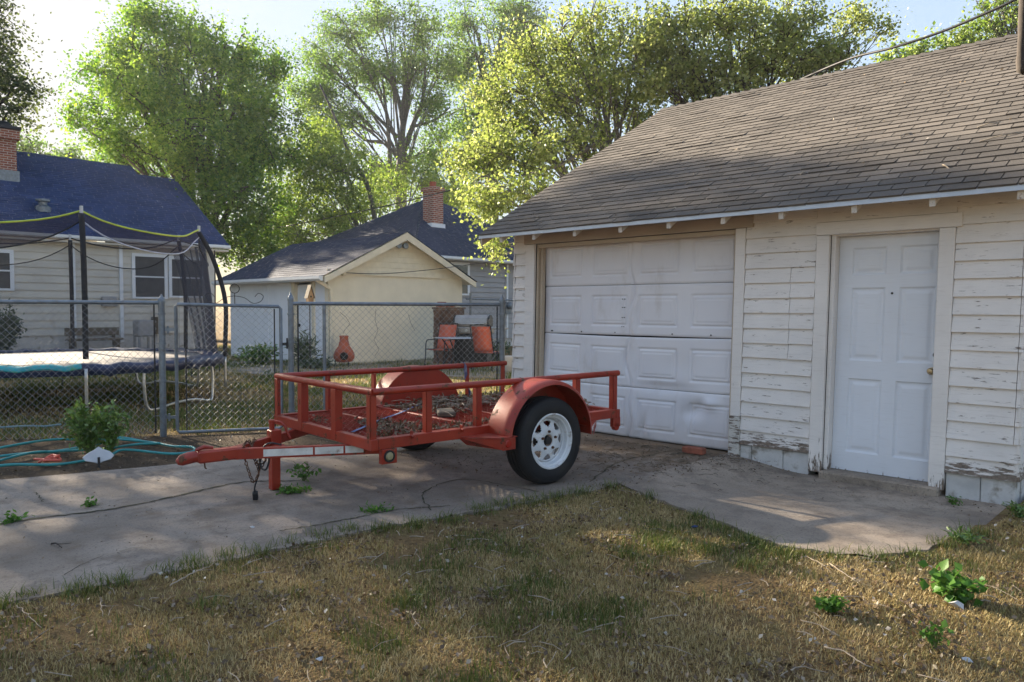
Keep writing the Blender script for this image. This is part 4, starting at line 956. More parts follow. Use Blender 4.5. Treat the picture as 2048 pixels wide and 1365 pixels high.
b = MB(); b.box((-25.62, cp_.y-.52, 7.022), (-24.48, cp_.y+.20, 7.12)); b.lathe([(.2, 0), (.24, .04), (.24, .12), (.14, .2)], 16, (-25.05, cp_.y-.16, 7.123)); b.build('chimney_cap', 'dark_metal', ch).parent = ch
b = MB(); b.box((-25.56, cp_.y-.46, hplane(-24.6)-.1), (-24.55, cp_.y+.14, hplane(-24.6)+.32)); b.build('flashing', 'galv', house).parent = ch
vp = fdir(86, 424, -23.0); b = MB(); b.lathe([(.22, -.1), (.22, .06), (.12, .12), (.12, .22), (.2, .24), (.2, .3), (.0001, .33)], 16, (-23.0, vp.y, hplane(-23.0))); b.build('roof_vent', 'galv', house)
# cream garage
NX, NY = (lambda p: (p.x, p.y))(at(657, 730, 18.5)); YL, GW, YE, YR = 5.2, 4.45, 2.30, 3.30
cg = empty('cream_garage', (0, 0, 0), 0, 'cream stucco garage with a white side wall beyond the chain link fence', 'garage')
b = MB(); b.box((NX-.15, NY, -.05), (NX, NY+GW, YE)); b.box((NX-YL, NY+GW-.15, -.05), (NX-.151, NY+GW, YE)); b.build('stucco_wall', 'cream', cg)
b = MB(); b.box((NX-YL, NY, -.05), (NX-1.62, NY+.15, YE)); b.box((NX-.66, NY, -.05), (NX-.152, NY+.15, YE)); b.box((NX-1.62, NY+.0, 2.06), (NX-.66, NY+.15, YE)); b.box((NX-YL, NY+.152, 0), (NX-YL+.15, NY+GW, YE)); b.box((NX-3.0, NY-.012, .0), (NX-2.96, NY-.001, YE)); b.build('side_wall', 'pale_blue_white', cg)
b = MB(); mid = NY+GW/2; sl = (YR-YE)/(GW/2+.0)
z = YE+.01
while z < YR-.06:
    f0 = (z-YE)/sl; f1 = (z+.15-YE)/sl
    b.prism([(NX+.020, NY+f0, z), (NX+.020, NY+GW-f0, z), (NX+.004, NY+GW-min(f1, GW/2), min(z+.15, YR)), (NX+.004, NY+min(f1, GW/2-.001), min(z+.15, YR))], (-.02, 0, 0)); z += .15
b.build('gable_siding', 'cream_trim', cg)
b = MB(); b.box((NX+.004, NY-.05, YE-.06), (NX+.05, NY+GW+.05, YE+.06)); b.build('gable_band', 'cream_trim', cg)
ov = .28; zo = YE-ov*sl
for sg in (-1, 1):
    e = mid+sg*(GW/2+ov); b = MB(); b.prism([(NX+.30, e, zo-.02), (NX+.30, mid, YR+.10), (NX+.30, mid, YR-.10), (NX+.30, e, zo-.17)], (-.04, 0, 0)); b.build('rake_board', 'cream_trim', cg)
b = MB(); b.prism([(NX+.262, mid-GW/2-ov, zo-.02), (NX+.262, mid, YR+.10), (NX+.262, mid+GW/2+ov, zo-.02), (NX+.262, mid+GW/2+ov, zo-.09), (NX+.262, mid, YR+.02), (NX+.262, mid-GW/2-ov, zo-.09)], (-YL-.6, 0, 0)); b.build('roof_deck', 'cream_trim', cg)
b = MB()
slope_courses(b, None, (mid-GW/2-ov-.03, zo), (mid, YR+.115), .14, 5, 'Y', lambda s: NX-YL-.35, lambda s: NX+.31)
slope_courses(b, None, (mid+GW/2+ov+.03, zo), (mid, YR+.115), .14, 6, 'Y', lambda s: NX-YL-.35, lambda s: NX+.31)
b.build('roof', 'shingle_slate', cg)
b = MB(); y0 = NY-ov-.03; b.prism([(NX-YL-.35, y0, zo-.0), (NX-YL-.35, y0-.10, zo-.0), (NX-YL-.35, y0-.10, zo-.07), (NX-YL-.35, y0-.05, zo-.12), (NX-YL-.35, y0, zo-.12)], (YL+.62, 0, 0)); b.build('gutter', 'white_metal', cg)
b = MB(); b.tube(catmull([(NX+.06, y0-.05, zo-.1), (NX+.10, NY-.1, zo-.25), (NX+.07, NY+.04, zo-.42), (NX+.07, NY+.05, 1.0), (NX+.07, NY+.05, .2), (NX+.12, NY+.05, .08), (NX+.3, NY+.03, .03)], 4), .045, 8); b.build('downspout', 'cream_trim', cg)
dr = empty('door'); dr.parent = cg
b = MB(); b.box((NX-1.56, NY+.08, .0), (NX-.72, NY+.12, 2.0)); b.build('door_leaf', 'pale_blue_white', dr)
b = MB(); b.box((NX-1.70, NY-.03, 0), (NX-1.58, NY+.0, 2.05)); b.box((NX-.72, NY-.03, 0), (NX-.58, NY+.0, 2.05)); b.box((NX-1.78, NY-.035, 2.055), (NX-.50, NY, 2.18)); b.box((NX-1.62, NY+.001, 0), (NX-1.56, NY+.12, 2.05)); b.build('door_frame', 'cream_trim', dr)
b = MB(); b.ball((NX-1.46, NY+.05, .95), .045); b.build('door_knob', 'dark_metal', dr, smooth=True)
b = MB(); fx = fdir(800, 492, NX+.1); b.lathe([(.0001, .02), (.09, .0), (.09, .03)], 14, (NX+.02, fx.y, fx.z+.08), 'X'); b.bar((NX+.05, fx.y, fx.z+.08), (NX+.14, fx.y, fx.z+.02), .05, .05)
for sg in (-1, 1): b.lathe([(.0001, -.02), (.05, -.0), (.085, .12), (.075, .125), (.0001, .10)], 14, (NX+.10, fx.y+sg*.11, fx.z), 'X')
b.build('floodlight', 'galv', cg, smooth=True)
b = MB(); fx = fdir(686, 545, NX+.08); b.box((NX+.05, fx.y-.05, fx.z-.09), (NX+.16, fx.y+.05, fx.z+.08)); b.build('wall_light', 'cream_trim', cg, bevel=.015)
b = MB(); r_ = random.Random(2)
def wcrack(px, py):
    P = []
    for a_, b_ in zip(px, py): v = fdir(a_, b_, NX+.0015); P.append(v)
    b = MB(); b.tube(P, .006, 4); b.build('wall_crack', 'old_wood', cg)
wcrack((680, 692, 700, 690, 686), (625, 635, 648, 660, 668)); wcrack((752, 750, 756, 748, 758, 750), (618, 640, 662, 680, 700, 712)); wcrack((817, 822, 830), (630, 648, 662))
# grey hip-roofed house further back
D0 = at(830, 560, 25.2); N3 = (D0.x, D0.y); HW, HE, HR = 9.6, 3.20, 5.95
hh = empty('hip_roof_house', (0, 0, 0), 0, 'grey house with dark hip roof and brick chimney behind the cream garage', 'house')
b = MB(); lap_wall(b, 'X', N3[1], N3[1]+HW, .3, HE-.05, .19, N3[0]); lap_wall(b, 'Y', N3[0]-HW, N3[0]-.03, .3, HE-.05, .19, N3[1]); b.build('front_wall', 'house_grey', hh)
b = MB(); b.box((N3[0]-HW, N3[1]+.03, -.05), (N3[0]-.03, N3[1]+HW, .3)); b.build('foundation_wall', 'block', hh)
o2 = .4; x0, x1, y0, y1 = N3[0]-HW-o2, N3[0]+o2, N3[1]-o2, N3[1]+HW+o2; xm, ym = (x0+x1)/2, (y0+y1)/2; hl = (x1-x0)/2
b = MB(); b.add([(x0, y0, HE), (x1, y0, HE), (x1, y1, HE), (x0, y1, HE), (xm, ym-.5, HR), (xm, ym+.5, HR), (x0, y0, HE-.12), (x1, y0, HE-.12), (x1, y1, HE-.12), (x0, y1, HE-.12)], [(0, 1, 4), (1, 2, 5, 4), (2, 3, 5), (3, 0, 4, 5), (6, 7, 1, 0), (7, 8, 2, 1), (8, 9, 3, 2), (9, 6, 0, 3), (9, 8, 7, 6)]); b.build('roof_deck', 'house_white', hh)
b = MB(); k_ = (ym-.5-y0)
slope_courses(b, None, (x1, HE+.01), (xm, HR+.01), .16, 8, 'X', lambda s: y0+s*(ym-.5-y0), lambda s: y1-s*(y1-ym-.5))
slope_courses(b, None, (y0, HE+.01), (ym-.5, HR+.01), .16, 9, 'Y', lambda s: x0+s*hl, lambda s: x1-s*hl)
b.build('roof', 'shingle_slate', hh)
b = MB(); b.prism([(x1+.10, y0, HE), (x1+.10, y0, HE-.08), (x1+.04, y0, HE-.12), (x1, y0, HE-.12), (x1, y0, HE)], (0, y1-y0, 0)); b.build('gutter', 'white_metal', hh)
p = fdir(935, 588, N3[0]); q = fdir(936, 532, N3[0]); qq = fdir(902, 560, N3[0]); window(hh, 'X', N3[0]+.02, qq.y, p.y-.05, p.z, q.z, 'white_metal', 'glass')
p = fdir(1012, 560, N3[0]); b = MB(); b.box((N3[0]+.02, p.y-.04, .3), (N3[0]+.09, p.y+.04, HE-.1)); b.build('downspout', 'white_metal', hh)
p = fdir(1012, 612, N3[0]); b = MB(); b.box((N3[0]+.025, p.y-.15, p.z-.3), (N3[0]+.15, p.y+.15, p.z+.16)); b.lathe([(.13, 0), (.13, .1), (.08, .15), (.0001, .16)], 14, (N3[0]+.15, p.y, p.z), 'X'); b.build('electric_meter', 'galv', hh)
ray = fw+rt*((870-1024)/FPX)-up*((437-682.5)/FPX); cc = CAMP+ray*((x1-2.6-CX)/ray.x); zb = HE+(HR-HE)*(2.6/hl)
b = MB(); b.box((x1-3.0, cc.y-.26, zb-.4), (x1-2.4, cc.y+.24, 6.02)); b.box((x1-3.06, cc.y-.31, 5.86), (x1-2.34, cc.y+.29, 5.98)); chh = b.build('chimney', 'brick', hh)
b = MB(); b.box((x1-3.03, cc.y-.36, zb-.3), (x1-2.37, cc.y+.32, zb+.05)); b.build('flashing', 'white_metal', hh).parent = chh
b = MB(); b.lathe([(.13, 0), (.13, .2), (.10, .2)], 12, (x1-2.7, cc.y-.02, 6.023)); b.build('chimney_pot', 'terracotta', hh).parent = chh

# ------------------------------------------------------------------ things on the patio
def gl(px, dep):            # ground point below a picture column at a given distance
    p = at(px, 682, dep); return Vector((p.x, p.y, 0))
def face_cam(p): v = CAMP-p; return math.atan2(v.y, v.x)
def rel(root, nm, b, m, sm=False, bev=0, parent=None):
    o = b.build(nm, m, parent or root, bevel=bev)
    if sm: smooth_by_angle(o, 50)
    return o
# chairs: red sling on a dark tube frame; local +x is the way the sitter looks
def patio_chair(px, dep, rz, label):
    c = empty('patio_chair', gl(px, dep), rz, label, 'chair', 'red patio chairs by the table')
    b = MB(); vs = []; n = 12
    back = [(-.22-.16*t, .44+.56*t) for t in [i/6 for i in range(7)]]; seat = [(.24-.46*t, .43-.03*math.sin(math.pi*t)) for t in [i/5 for i in range(6)]]
    def sheet2(prof, nm):
        b = MB(); b.add([(x, y, z) for (x, z) in prof for y in (-.23, .23)], [(2*i, 2*i+1, 2*i+3, 2*i+2) for i in range(len(prof)-1)]); o = rel(c, nm, b, 'sling', True); so = o.modifiers.new('t', 'SOLIDIFY'); so.thickness = .008
    sheet2(back, 'backrest'); sheet2(seat, 'seat')
    for y in (-.25, .25):
        b = MB(); b.tube(catmull([(-.40, y, 1.03), (-.24, y, .48), (-.16, y, .42), (.25, y, .43)], 5), .014, 7); b.tube(catmull([(-.30, y, .66), (.0, y, .65), (.26, y, .62), (.30, y, .3), (.30, y, .02), (-.30, y, .02), (-.20, y, .40)], 5), .014, 7); rel(c, 'side_frame', b, 'dark_metal', True)
    b = MB(); b.tube([(-.40, -.25, 1.03), (-.41, 0, 1.05), (-.40, .25, 1.03)], .014, 7); b.bar((-.41, -.09, 1.045), (-.41, .09, 1.045), .03, .03); rel(c, 'top_bar', b, 'dark_metal')
patio_chair(882, 18.0, face_cam(gl(882, 18.))-.5, 'red sling patio chair facing out beside the brown stone fireplace')
patio_chair(976, 16.9, face_cam(gl(970, 16.9))+math.pi-.45, 'red sling patio chair turned away beside the gate post by the grill')
tb = empty('patio_table', gl(915, 17.3), 0, 'round patio table with a pale top between two red chairs', 'table')
b = MB(); b.lathe([(.0001, .715), (.52, .715), (.535, .725), (.52, .737), (.0001, .737)], 40); rel(tb, 'table_top', b, 'table_glass', True)
for k in range(4):
    a = k*math.pi/2+.4; b = MB(); b.tube(catmull([(.40*math.cos(a), .40*math.sin(a), .71), (.22*math.cos(a), .22*math.sin(a), .4), (.42*math.cos(a), .42*math.sin(a), .0)], 6), .016, 7); rel(tb, 'leg', b, 'dark_metal', True)
# grill
gp = gl(946, 18.6); gr = empty('gas_grill', gp, face_cam(gp)-.25, 'stainless gas grill with its lid closed behind the red chairs', 'grill')
b = MB(); P = [(-.24, .95), (.24, .95), (.25, 1.05), (.20, 1.17), (.08, 1.24), (-.10, 1.24), (-.22, 1.16)]; b.prism([(x, -.42, z) for x, z in P], (0, .84, 0)); rel(gr, 'lid', b, 'steel', False, .02)
for sg in (-1, 1): b = MB(); b.prism([(x*1.02, sg*.425, z+.005) for x, z in P], (0, sg*.03, 0)); rel(gr, 'lid_end', b, 'dark_metal', False, .01)
b = MB(); b.box((-.27, -.47, .78), (.27, .47, .945)); rel(gr, 'firebox', b, 'steel', False, .015)
b = MB(); b.box((.265, -.40, .80), (.30, .40, .93)); pnl = rel(gr, 'control_panel', b, 'steel', False, .01)
for k in range(4): b = MB(); b.cyl((.30, -.28+k*.185, .865), (.335, -.28+k*.185, .865), .03, 12); rel(gr, 'knob', b, 'galv_pole', True, 0, pnl)
b = MB(); b.tube([(.25, -.34, 1.02), (.31, -.34, 1.03), (.31, .34, 1.03), (.25, .34, 1.02)], .013, 8); rel(gr, 'lid_handle', b, 'galv_pole', True)
b = MB(); b.box((-.24, -.42, .1), (.24, .42, .775)); rel(gr, 'cabinet', b, 'dark_metal', False, .01)
for sg in (-1, 1): b = MB(); b.box((-.25, sg*.66-.18, .89), (.25, sg*.66+.18, .93)); rel(gr, 'side_shelf', b, 'steel', False, .008)
for x in (-.2, .2):
    for y in (-.38, .38): b = MB(); b.cyl((x, y-.02, .05), (x, y+.02, .05), .05, 12); rel(gr, 'caster', b, 'black')
# stacked stone fireplace with loose bricks on top
fpp = gl(898, 19.3); fz = empty('stone_fireplace', fpp, face_cam(fpp)-.3, 'brown stacked stone fireplace column against the cream garage', 'fireplace')
b = MB(); r_ = random.Random(5); z = -.03
while z < 1.34:
    h = r_.uniform(.06, .11); y = -.34
    while y < .34:
        l = r_.uniform(.12, .26); l = min(l, .34-y); j = r_.uniform(-.025, .03); b.box((-.25, y+.004, z+.003), (.26+j, y+l-.004, z+h-.003)); y += l
    z += h
b.box((-.24, -.32, -.03), (.22, .32, z-.01)); rel(fz, 'stonework', b, 'stone_brown', False, .008)
b = MB(); b.box((-.28, -.37, z), (.30, .37, z+.05)); rel(fz, 'cap_slab', b, 'stone_brown', False, .01)
rz_ = fz.rotation_euler.z; ztop = z+.053
for i, (yy, zz, an) in enumerate(((-.20, 0, .05), (.06, 0, -.1), (-.16, .068, .12))):
    b = MB(); b.box((-.05, -.11, 0), (.05, .11, .065)); o = b.build('loose_brick', 'brick_solid', None, bevel=.006); o.location = fpp+Matrix.Rotation(rz_, 3, 'Z')@Vector((.1, yy, ztop+zz)); o.rotation_euler.z = rz_+an
    tag(o, ('loose red brick on the stone fireplace cap, under the topmost brick', 'loose red brick on the stone fireplace cap, nearest the grill', 'loose red brick topmost on the stone fireplace')[i], 'brick', 'bricks on the fireplace')
# chiminea
cpn = gl(688, 18.0); cm = empty('chiminea', cpn, face_cam(cpn), 'terracotta chiminea on an iron stand before the cream wall', 'chiminea')
b = MB(); b.lathe([(.10, .10), (.19, .12), (.245, .20), (.25, .29), (.20, .40), (.135, .49), (.105, .62), (.10, .70), (.115, .72), (.10, .74), (.08, .73), (.075, .60)], 28); rel(cm, 'clay_body', b, 'terracotta', True)
b = MB(); b.lathe([(.0001, .252), (.075, .248), (.095, .238), (.09, .20)], 18, (0, 0, .26), 'X'); rel(cm, 'fire_mouth', b, 'dark_void')
for k in range(3): a = k*2.1+.5; b = MB(); b.tube([(.2*math.cos(a), .2*math.sin(a), .13), (.22*math.cos(a), .22*math.sin(a), .0)], .012, 6); rel(cm, 'stand_leg', b, 'dark_metal')
# bird house on a pole by the garage door
bp = gl(620, 17.3); bh = empty('bird_house', bp, face_cam(bp)+.5, 'small wooden bird house on a thin pole beside the white door', 'bird house')
b = MB(); b.prism([(-.06, -.055, 1.50), (-.06, .055, 1.50), (-.06, .07, 1.66), (-.06, 0, 1.86), (-.06, -.07, 1.66)], (.12, 0, 0)); bd = rel(bh, 'box', b, 'wood')
b = MB(); b.cyl((.055, 0, 1.66), (.0635, 0, 1.66), .022, 12); rel(bh, 'entry_hole', b, 'dark_void')
for sg in (-1, 1): b = MB(); b.prism([(-.08, sg*.085, 1.62), (-.08, 0, 1.90), (-.08, 0, 1.93), (-.08, sg*.10, 1.62)], (.16, 0, 0)); rel(bh, 'roof_board', b, 'old_wood')
b = MB(); b.cyl((0, 0, -.03), (0, 0, 1.50), .014, 8); rel(bh, 'pole', b, 'dark_metal')
# fence of pipe behind the patio, white pail, bench and yard things by the white house
p0 = gl(932, 21.5); p1 = gl(1040, 22.5); pf = empty('pipe_fence', p0, 0, 'pipe rail fence in front of the grey house wall', 'fence'); q = p1-p0
b = MB(); b.cyl((0, 0, 1.68), (q.x, q.y, 1.66), .025, 8); rel(pf, 'top_rail', b, 'galv', True)
for t in (0.08, .9): b = MB(); b.cyl((q.x*t, q.y*t, -.03), (q.x*t, q.y*t, 1.85), .035, 10); rel(pf, 'post', b, 'galv', True)
b = MB(); b.lathe([(.0001, 0), (.12, 0), (.15, .34), (.155, .36), (.145, .36), (.115, .02), (.0001, .02)], 20); o = b.build('pail', 'sign_white', None, smooth=True, loc=gl(1016, 16.5)); tag(o, 'white pail standing between the fence post and the old garage', 'pail')
bn = gl(190, 22.6); be = empty('garden_bench', bn, math.pi/2*0+face_cam(bn)*0, 'low brown plank bench against the white house wall', 'bench')
b = MB(); b.box((-.2, -.75, .40), (.2, .75, .47)); rel(be, 'seat', b, 'old_wood', False, .01)
b = MB(); b.box((-.25, -.75, .55), (-.20, .75, .78)); rel(be, 'backrest', b, 'old_wood', False, .01)
for y in (-.6, .6): b = MB(); b.box((-.22, y-.05, -.03), (.18, y+.05, .40)); b.box((-.25, y-.04, .4), (-.20, y+.04, .6)); rel(be, 'leg', b, 'old_wood', False, .006)
for (px, dep, h, lab) in ((60, 22.2, .95, 'black iron plant stake in front of the white house wall'),):
    b = MB(); b.cyl((0, 0, -.03), (0, 0, h), .018, 8); b.tube(catmull([(0, 0, h*.55), (.0, .2, h*.62), (.0, .3, h*.45), (0, .36, h*.5)], 5), .015, 6); b.tube(catmull([(0, 0, h*.55), (.0, -.18, h*.62), (.0, -.26, h*.5)], 5), .015, 6)
    tag(b.build('plant_stake', 'dark_metal', None, loc=gl(px, dep)), lab, 'plant stake')
hv = gl(288, 23.4); sa = empty('air_conditioner', hv, 0, 'small grey utility unit on legs beside the white house downspout', 'utility box')
b = MB(); b.box((-.25, -.25, .5), (.25, .25, 1.0)); rel(sa, 'housing', b, 'house_grey', False, .03)
for x in (-.2, .2):
    for y in (-.2, .2): b = MB(); b.box((x-.03, y-.03, -.03), (x+.03, y+.03, .5)); rel(sa, 'leg', b, 'house_grey')
b = MB(); p = fdir(312, 650, HX+.05); b.box((HX+.02, p.y-.14, p.z-.30), (HX+.12, p.y+.14, p.z+.26)); b.build('vent_cover', 'old_wood', house, bevel=.01)
# ------------------------------------------------------------------ hose, sprinkler, plaque, brick, trash
def ghose(pts, r, m, nm, label, z=.0):
    P = [gnd(*p) for p in pts]; r_ = random.Random(len(pts))
    P = [Vector((p.x, p.y, r+z+(.024 if i % 3 == 1 else .0)+r_.uniform(0, .012))) for i, p in enumerate(P)]
    b = MB(); b.tube(catmull(P, 10), r, 9); o = b.build(nm, m, None, smooth=True); return tag(o, label, 'hose')
ghose([(-60, 912), (50, 896), (110, 884), (170, 882), (230, 886), (300, 889), (345, 896), (383, 903), (386, 908), (340, 911), (250, 910), (215, 916), (120, 932), (20, 941), (-70, 946), (-90, 934), (10, 922), (110, 908), (210, 902), (275, 898), (318, 892), (300, 888), (240, 885), (205, 890), (120, 905), (60, 916), (-20, 930)], .0125, 'hose', 'garden_hose', 'teal garden hose lying in loose loops beside the driveway')
ghose([(-40, 862), (20, 862), (60, 856), (90, 857), (122, 857)], .012, 'hose_pale', 'garden_hose', 'short faded hose end along the foot of the chain link fence')
c0 = gnd(100, 928); r_ = random.Random(6); b = MB(); b.tube(catmull([c0+Vector((r_.uniform(-.16, .16), r_.uniform(-.10, .10), .012+r_.uniform(0, .05))) for i in range(14)], 5), .011, 6); o = b.build('jump_rope', 'coral', None, smooth=True); tag(o, 'coral red cord bundled on the soil by the hose', 'cord')
pl_ = gnd(198, 936); pq = empty('garden_plaque', pl_, face_cam(pl_), 'white diamond shaped garden plaque on a stake under the small shrub', 'plaque')
b = MB(); b.prism([(.0, y, z) for y, z in ((-.125, .10), (-.085, .135), (-.03, .165), (0, .19), (.03, .165), (.085, .14), (.12, .10), (.09, .065), (.03, .05), (0, .035), (-.04, .05), (-.10, .065))], (.014, 0, 0)); o = rel(pq, 'face', b, 'sign_white', False, .003); o.rotation_euler.y = -.5
b = MB(); b.bar((-.01, 0, -.05), (-.01, 0, .09), .02, .012); rel(pq, 'stake', b, 'dark_metal')
bk = gnd(1388, 908); b = MB(); b.box((-.105, -.05, 0), (.105, .05, .062)); o = b.build('loose_brick', 'brick_solid', None, bevel=.008, loc=Vector((bk.x, bk.y, .003))); o.rotation_euler = (.0, .0, .08); tag(o, 'red brick on the ground against the dented garage door', 'brick')
# ------------------------------------------------------------------ overhead wires
def cable(pts, r, nm, label, m='black'):
    b = MB(); b.tube(catmull(pts, 8), r, 6, True); return tag(b.build(nm, m, None, smooth=True), label, 'cable')
cable([at(2120, -50, 8.3), at(2030, 0, 8.6), at(1960, 32, 8.9), at(1880, 65, 9.3), at(1785, 96, 9.8), at(1700, 118, 10.4), at(1600, 160, 11.2), at(1480, 215, 12.2), at(1300, 275, 14), at(1060, 345, 17), at(900, 381, 20), at(760, 415, 24), at(560, 455, 31), at(420, 476, 38)], .017, 'power_cable', 'black power cable rising over the grey garage roof into the blue sky')
cable([(NX+.06, NY+.3, YE-.02), at(760, 548, 19.2), at(850, 541, 19.8), at(930, 531, 21), at(1010, 520, 23)], .010, 'service_wire', 'thin dark wire strung across the gable of the cream garage')

# ------------------------------------------------------------------ trees
def lobe(px, py, dep, rx, ry, rd=None, w=None):
    """a crown lobe from its place in the view, radii in picture pixels across/up and metres in depth"""
    k = dep/FPX; c = at(px, py, dep); return (c, rx*k, ry*k, rd or rx*k, w or rx*ry)
def branch_tube(b, pts, r0, r1, n=6):
    m = len(pts); b.tube(pts, [r0+(r1-r0)*(i/(m-1))**.8 for i in range(m)], n, False)
def bez(a, c1, c2, d, n=8): return [a*(1-t)**3+c1*3*t*(1-t)**2+c2*3*t*t*(1-t)+d*t**3 for t in [i/n for i in range(n+1)]]
def tree(name, label, base, fork_z, tr, lobes, nclump, nleaf, lsize, lm, bark='bark', clump=.55, seed=1, group=None, droop=0, limb=.42, shell=.45, extra=(), aspect=.6, upb=.5, trunk_pts=None, sprig=0, lift=.35):
    global rng
    rng = np.random.default_rng(seed); r_ = random.Random(seed)
    t = empty(name, base, 0, label, 'tree', group); bz = Vector(base)
    bt = MB(); bb = MB()
    fork = trunk_pts[-1] if trunk_pts else Vector((base[0]+r_.uniform(-.2, .2), base[1]+r_.uniform(-.2, .2), fork_z))
    tp_ = [Vector(p) for p in trunk_pts] if trunk_pts else catmull([bz-Vector((0, 0, .1)), bz.lerp(fork, .5)+Vector((r_.uniform(-.15, .15), r_.uniform(-.15, .15), 0)), fork], 5)
    branch_tube(bt, tp_, tr*1.15, tr*.75, 10)
    nodes = []; rad = []
    right = Vector((rt.x, rt.y, 0)).normalized(); fwd = Vector((fw.x, fw.y, 0)).normalized()
    wsum = sum(l[4] for l in lobes); pos = []; tone = []
    for (c, rx, rz, rd, w) in lobes:
        st = tp_[max(0, int(len(tp_)*r_.uniform(.62, 1.0))-1)] if len(lobes) > 1 else tp_[-1]
        d = c-st; c1 = st+Vector((d.x*.2, d.y*.2, max(.4, d.z*.45))); c2 = st+Vector((d.x*.65, d.y*.65, d.z*.75))
        L = bez(st, c1, c2, c+Vector((0, 0, rz*.35)), 12); lr = tr*limb*math.sqrt(max(.25, min(1.3, w/wsum*len(lobes))))
        branch_tube(bt if False else bb, L, lr, lr*.25, 7)
        mine = list(L[3:]); mrad = [lr*(1-.75*(i+3)/12) for i in range(len(L)-3)]
        # secondary branches
        for k in range(7):
            i = r_.randrange(2, len(L)-1); s = L[i]; th = r_.uniform(0, 6.28); e = c+right*math.cos(th)*rx*.65+Vector((0, 0, math.sin(th)*rz*.65+rz*.1))+fwd*r_.uniform(-.6, .6)*rd
            dd = e-s; Q = bez(s, s+dd*.3+Vector((0, 0, abs(dd.z)*.2+dd.length*.12)), s+dd*.7+Vector((0, 0, dd.length*.10)), e, 7); branch_tube(bb, Q, lr*.42, lr*.10, 5)
            mine += Q[2:]; mrad += [lr*.35]*(len(Q)-2)
        K = max(3, int(nclump*w/wsum)); N = np.array([list(m) for m in mine])
        for k in range(K):
            v = rng.normal(size=3); v /= np.linalg.norm(v); rr = rng.random()**shell
            p = c+right*float(v[0]*rr*rx)+fwd*float(v[1]*rr*rd)+Vector((0, 0, float(v[2]*rr*rz)))
            dist = ((N-np.array(p))**2).sum(1)+np.where(N[:, 2] > p.z, .6*(N[:, 2]-p.z)**2, 0); j = int(dist.argmin()); s = mine[j]
            dd = p-s; Q = bez(s, s+dd*.35+Vector((0, 0, dd.length*lift*.4)), s+dd*.7+Vector((0, 0, dd.length*lift*.4)), p, 5)
            branch_tube(bb, Q, min(.03, lr*.16)+.004, .004, 4)
            cs = clump*r_.uniform(.6, 1.35); n = int(nleaf*r_.uniform(.6, 1.4)); tb_ = r_.gauss(.45, .17)
            q = rng.normal(size=(n, 3))*np.array([cs*.5, cs*.5, cs*.42]); q += np.array(p)
            m = n//3
            if m: tt = rng.uniform(.45, 1, m); Qa = np.array([list(x) for x in Q]); ii = tt*5; i0 = np.minimum(4, ii.astype(int)); q[:m] = Qa[i0]+(Qa[i0+1]-Qa[i0])*(ii-i0)[:, None]+rng.normal(size=(m, 3))*cs*.22
            if sprig:      # upright leafy shoots at the outside of the crown
                m2 = n//4; sx = rng.normal(size=(3, 3))*np.array([cs*.4, cs*.4, .1]); a_ = rng.integers(0, 3, m2); hh_ = rng.uniform(0, sprig, m2); q[-m2:] = np.array(p)+sx[a_]+np.stack([hh_*.12, hh_*.05, hh_], 1)+rng.normal(size=(m2, 3))*.06
            pos.append(q); tone.append(np.clip(tb_+rng.normal(size=n)*.2, 0, 1))
    for P in extra: branch_tube(bb, catmull(P[0], 6), P[1], P[2], 7)
    xf = lambda v: v-np.array(bz)
    bt.build('trunk', bark, t, smooth=True, xf=xf); bb.build('branches', bark, t, smooth=True, xf=xf)
    pos = np.concatenate(pos)-np.array(bz); tone = np.concatenate(tone)
    leaves('crown', pos, lsize, lm, tone, t, upb, aspect, droop)
    return t
T = lambda px, dep: tuple(gl(px, dep))
G = 'trees beyond the houses'
# the big maple behind the white house
d = 32.5
tree('maple_tree', 'large dense green tree behind the white house and the trampoline', T(400, d), 4.5, .42,
     [lobe(330, 90, d, 75, 75, 2.2), lobe(285, 40, d, 45, 35, 1.4), lobe(450, 110, d, 90, 60, 2.4), lobe(250, 170, d, 80, 55, 2.4), lobe(190, 235, d, 55, 45, 2), lobe(340, 210, d-1, 110, 80, 3), lobe(480, 210, d, 95, 80, 3), lobe(545, 150, d+1, 42, 45, 1.6),
      lobe(290, 300, d, 110, 50, 2.6), lobe(420, 320, d-2, 120, 80, 3), lobe(540, 290, d, 70, 80, 2.6), lobe(470, 420, d-2, 100, 70, 2.6), lobe(490, 500, d-1, 75, 45, 2.2), lobe(245, 105, d, 35, 40, 1.2), lobe(230, 310, d, 60, 28, 1.4)],
     900, 88, .145, 'leaf_maple', 'bark_dark', .70, 21, G, sprig=.8, shell=.42)
d = 34
tree('young_tree', 'lighter green bushy tree between the big maple and the tall elm', T(760, d), 2.6, .20,
     [lobe(620, 290, d, 60, 65, 2), lobe(690, 350, d, 80, 70, 2.2), lobe(600, 400, d, 80, 70, 2.2), lobe(560, 470, d-1, 70, 40, 2), lobe(720, 420, d, 60, 35, 2), lobe(650, 460, d, 90, 40, 2), lobe(760, 380, d+3, 55, 45, 2), lobe(850, 360, d+4, 60, 50, 2.2), lobe(910, 400, d+4, 60, 40, 2.2)],
     430, 80, .14, 'leaf_bush', 'bark', .75, 22, G, extra=[([gl(770, d), at(745, 410, d), at(700, 310, d), at(672, 240, d), at(640, 170, d)], .16, .04), ([at(725, 360, d), at(655, 330, d), at(618, 300, d)], .07, .03)])
d = 42
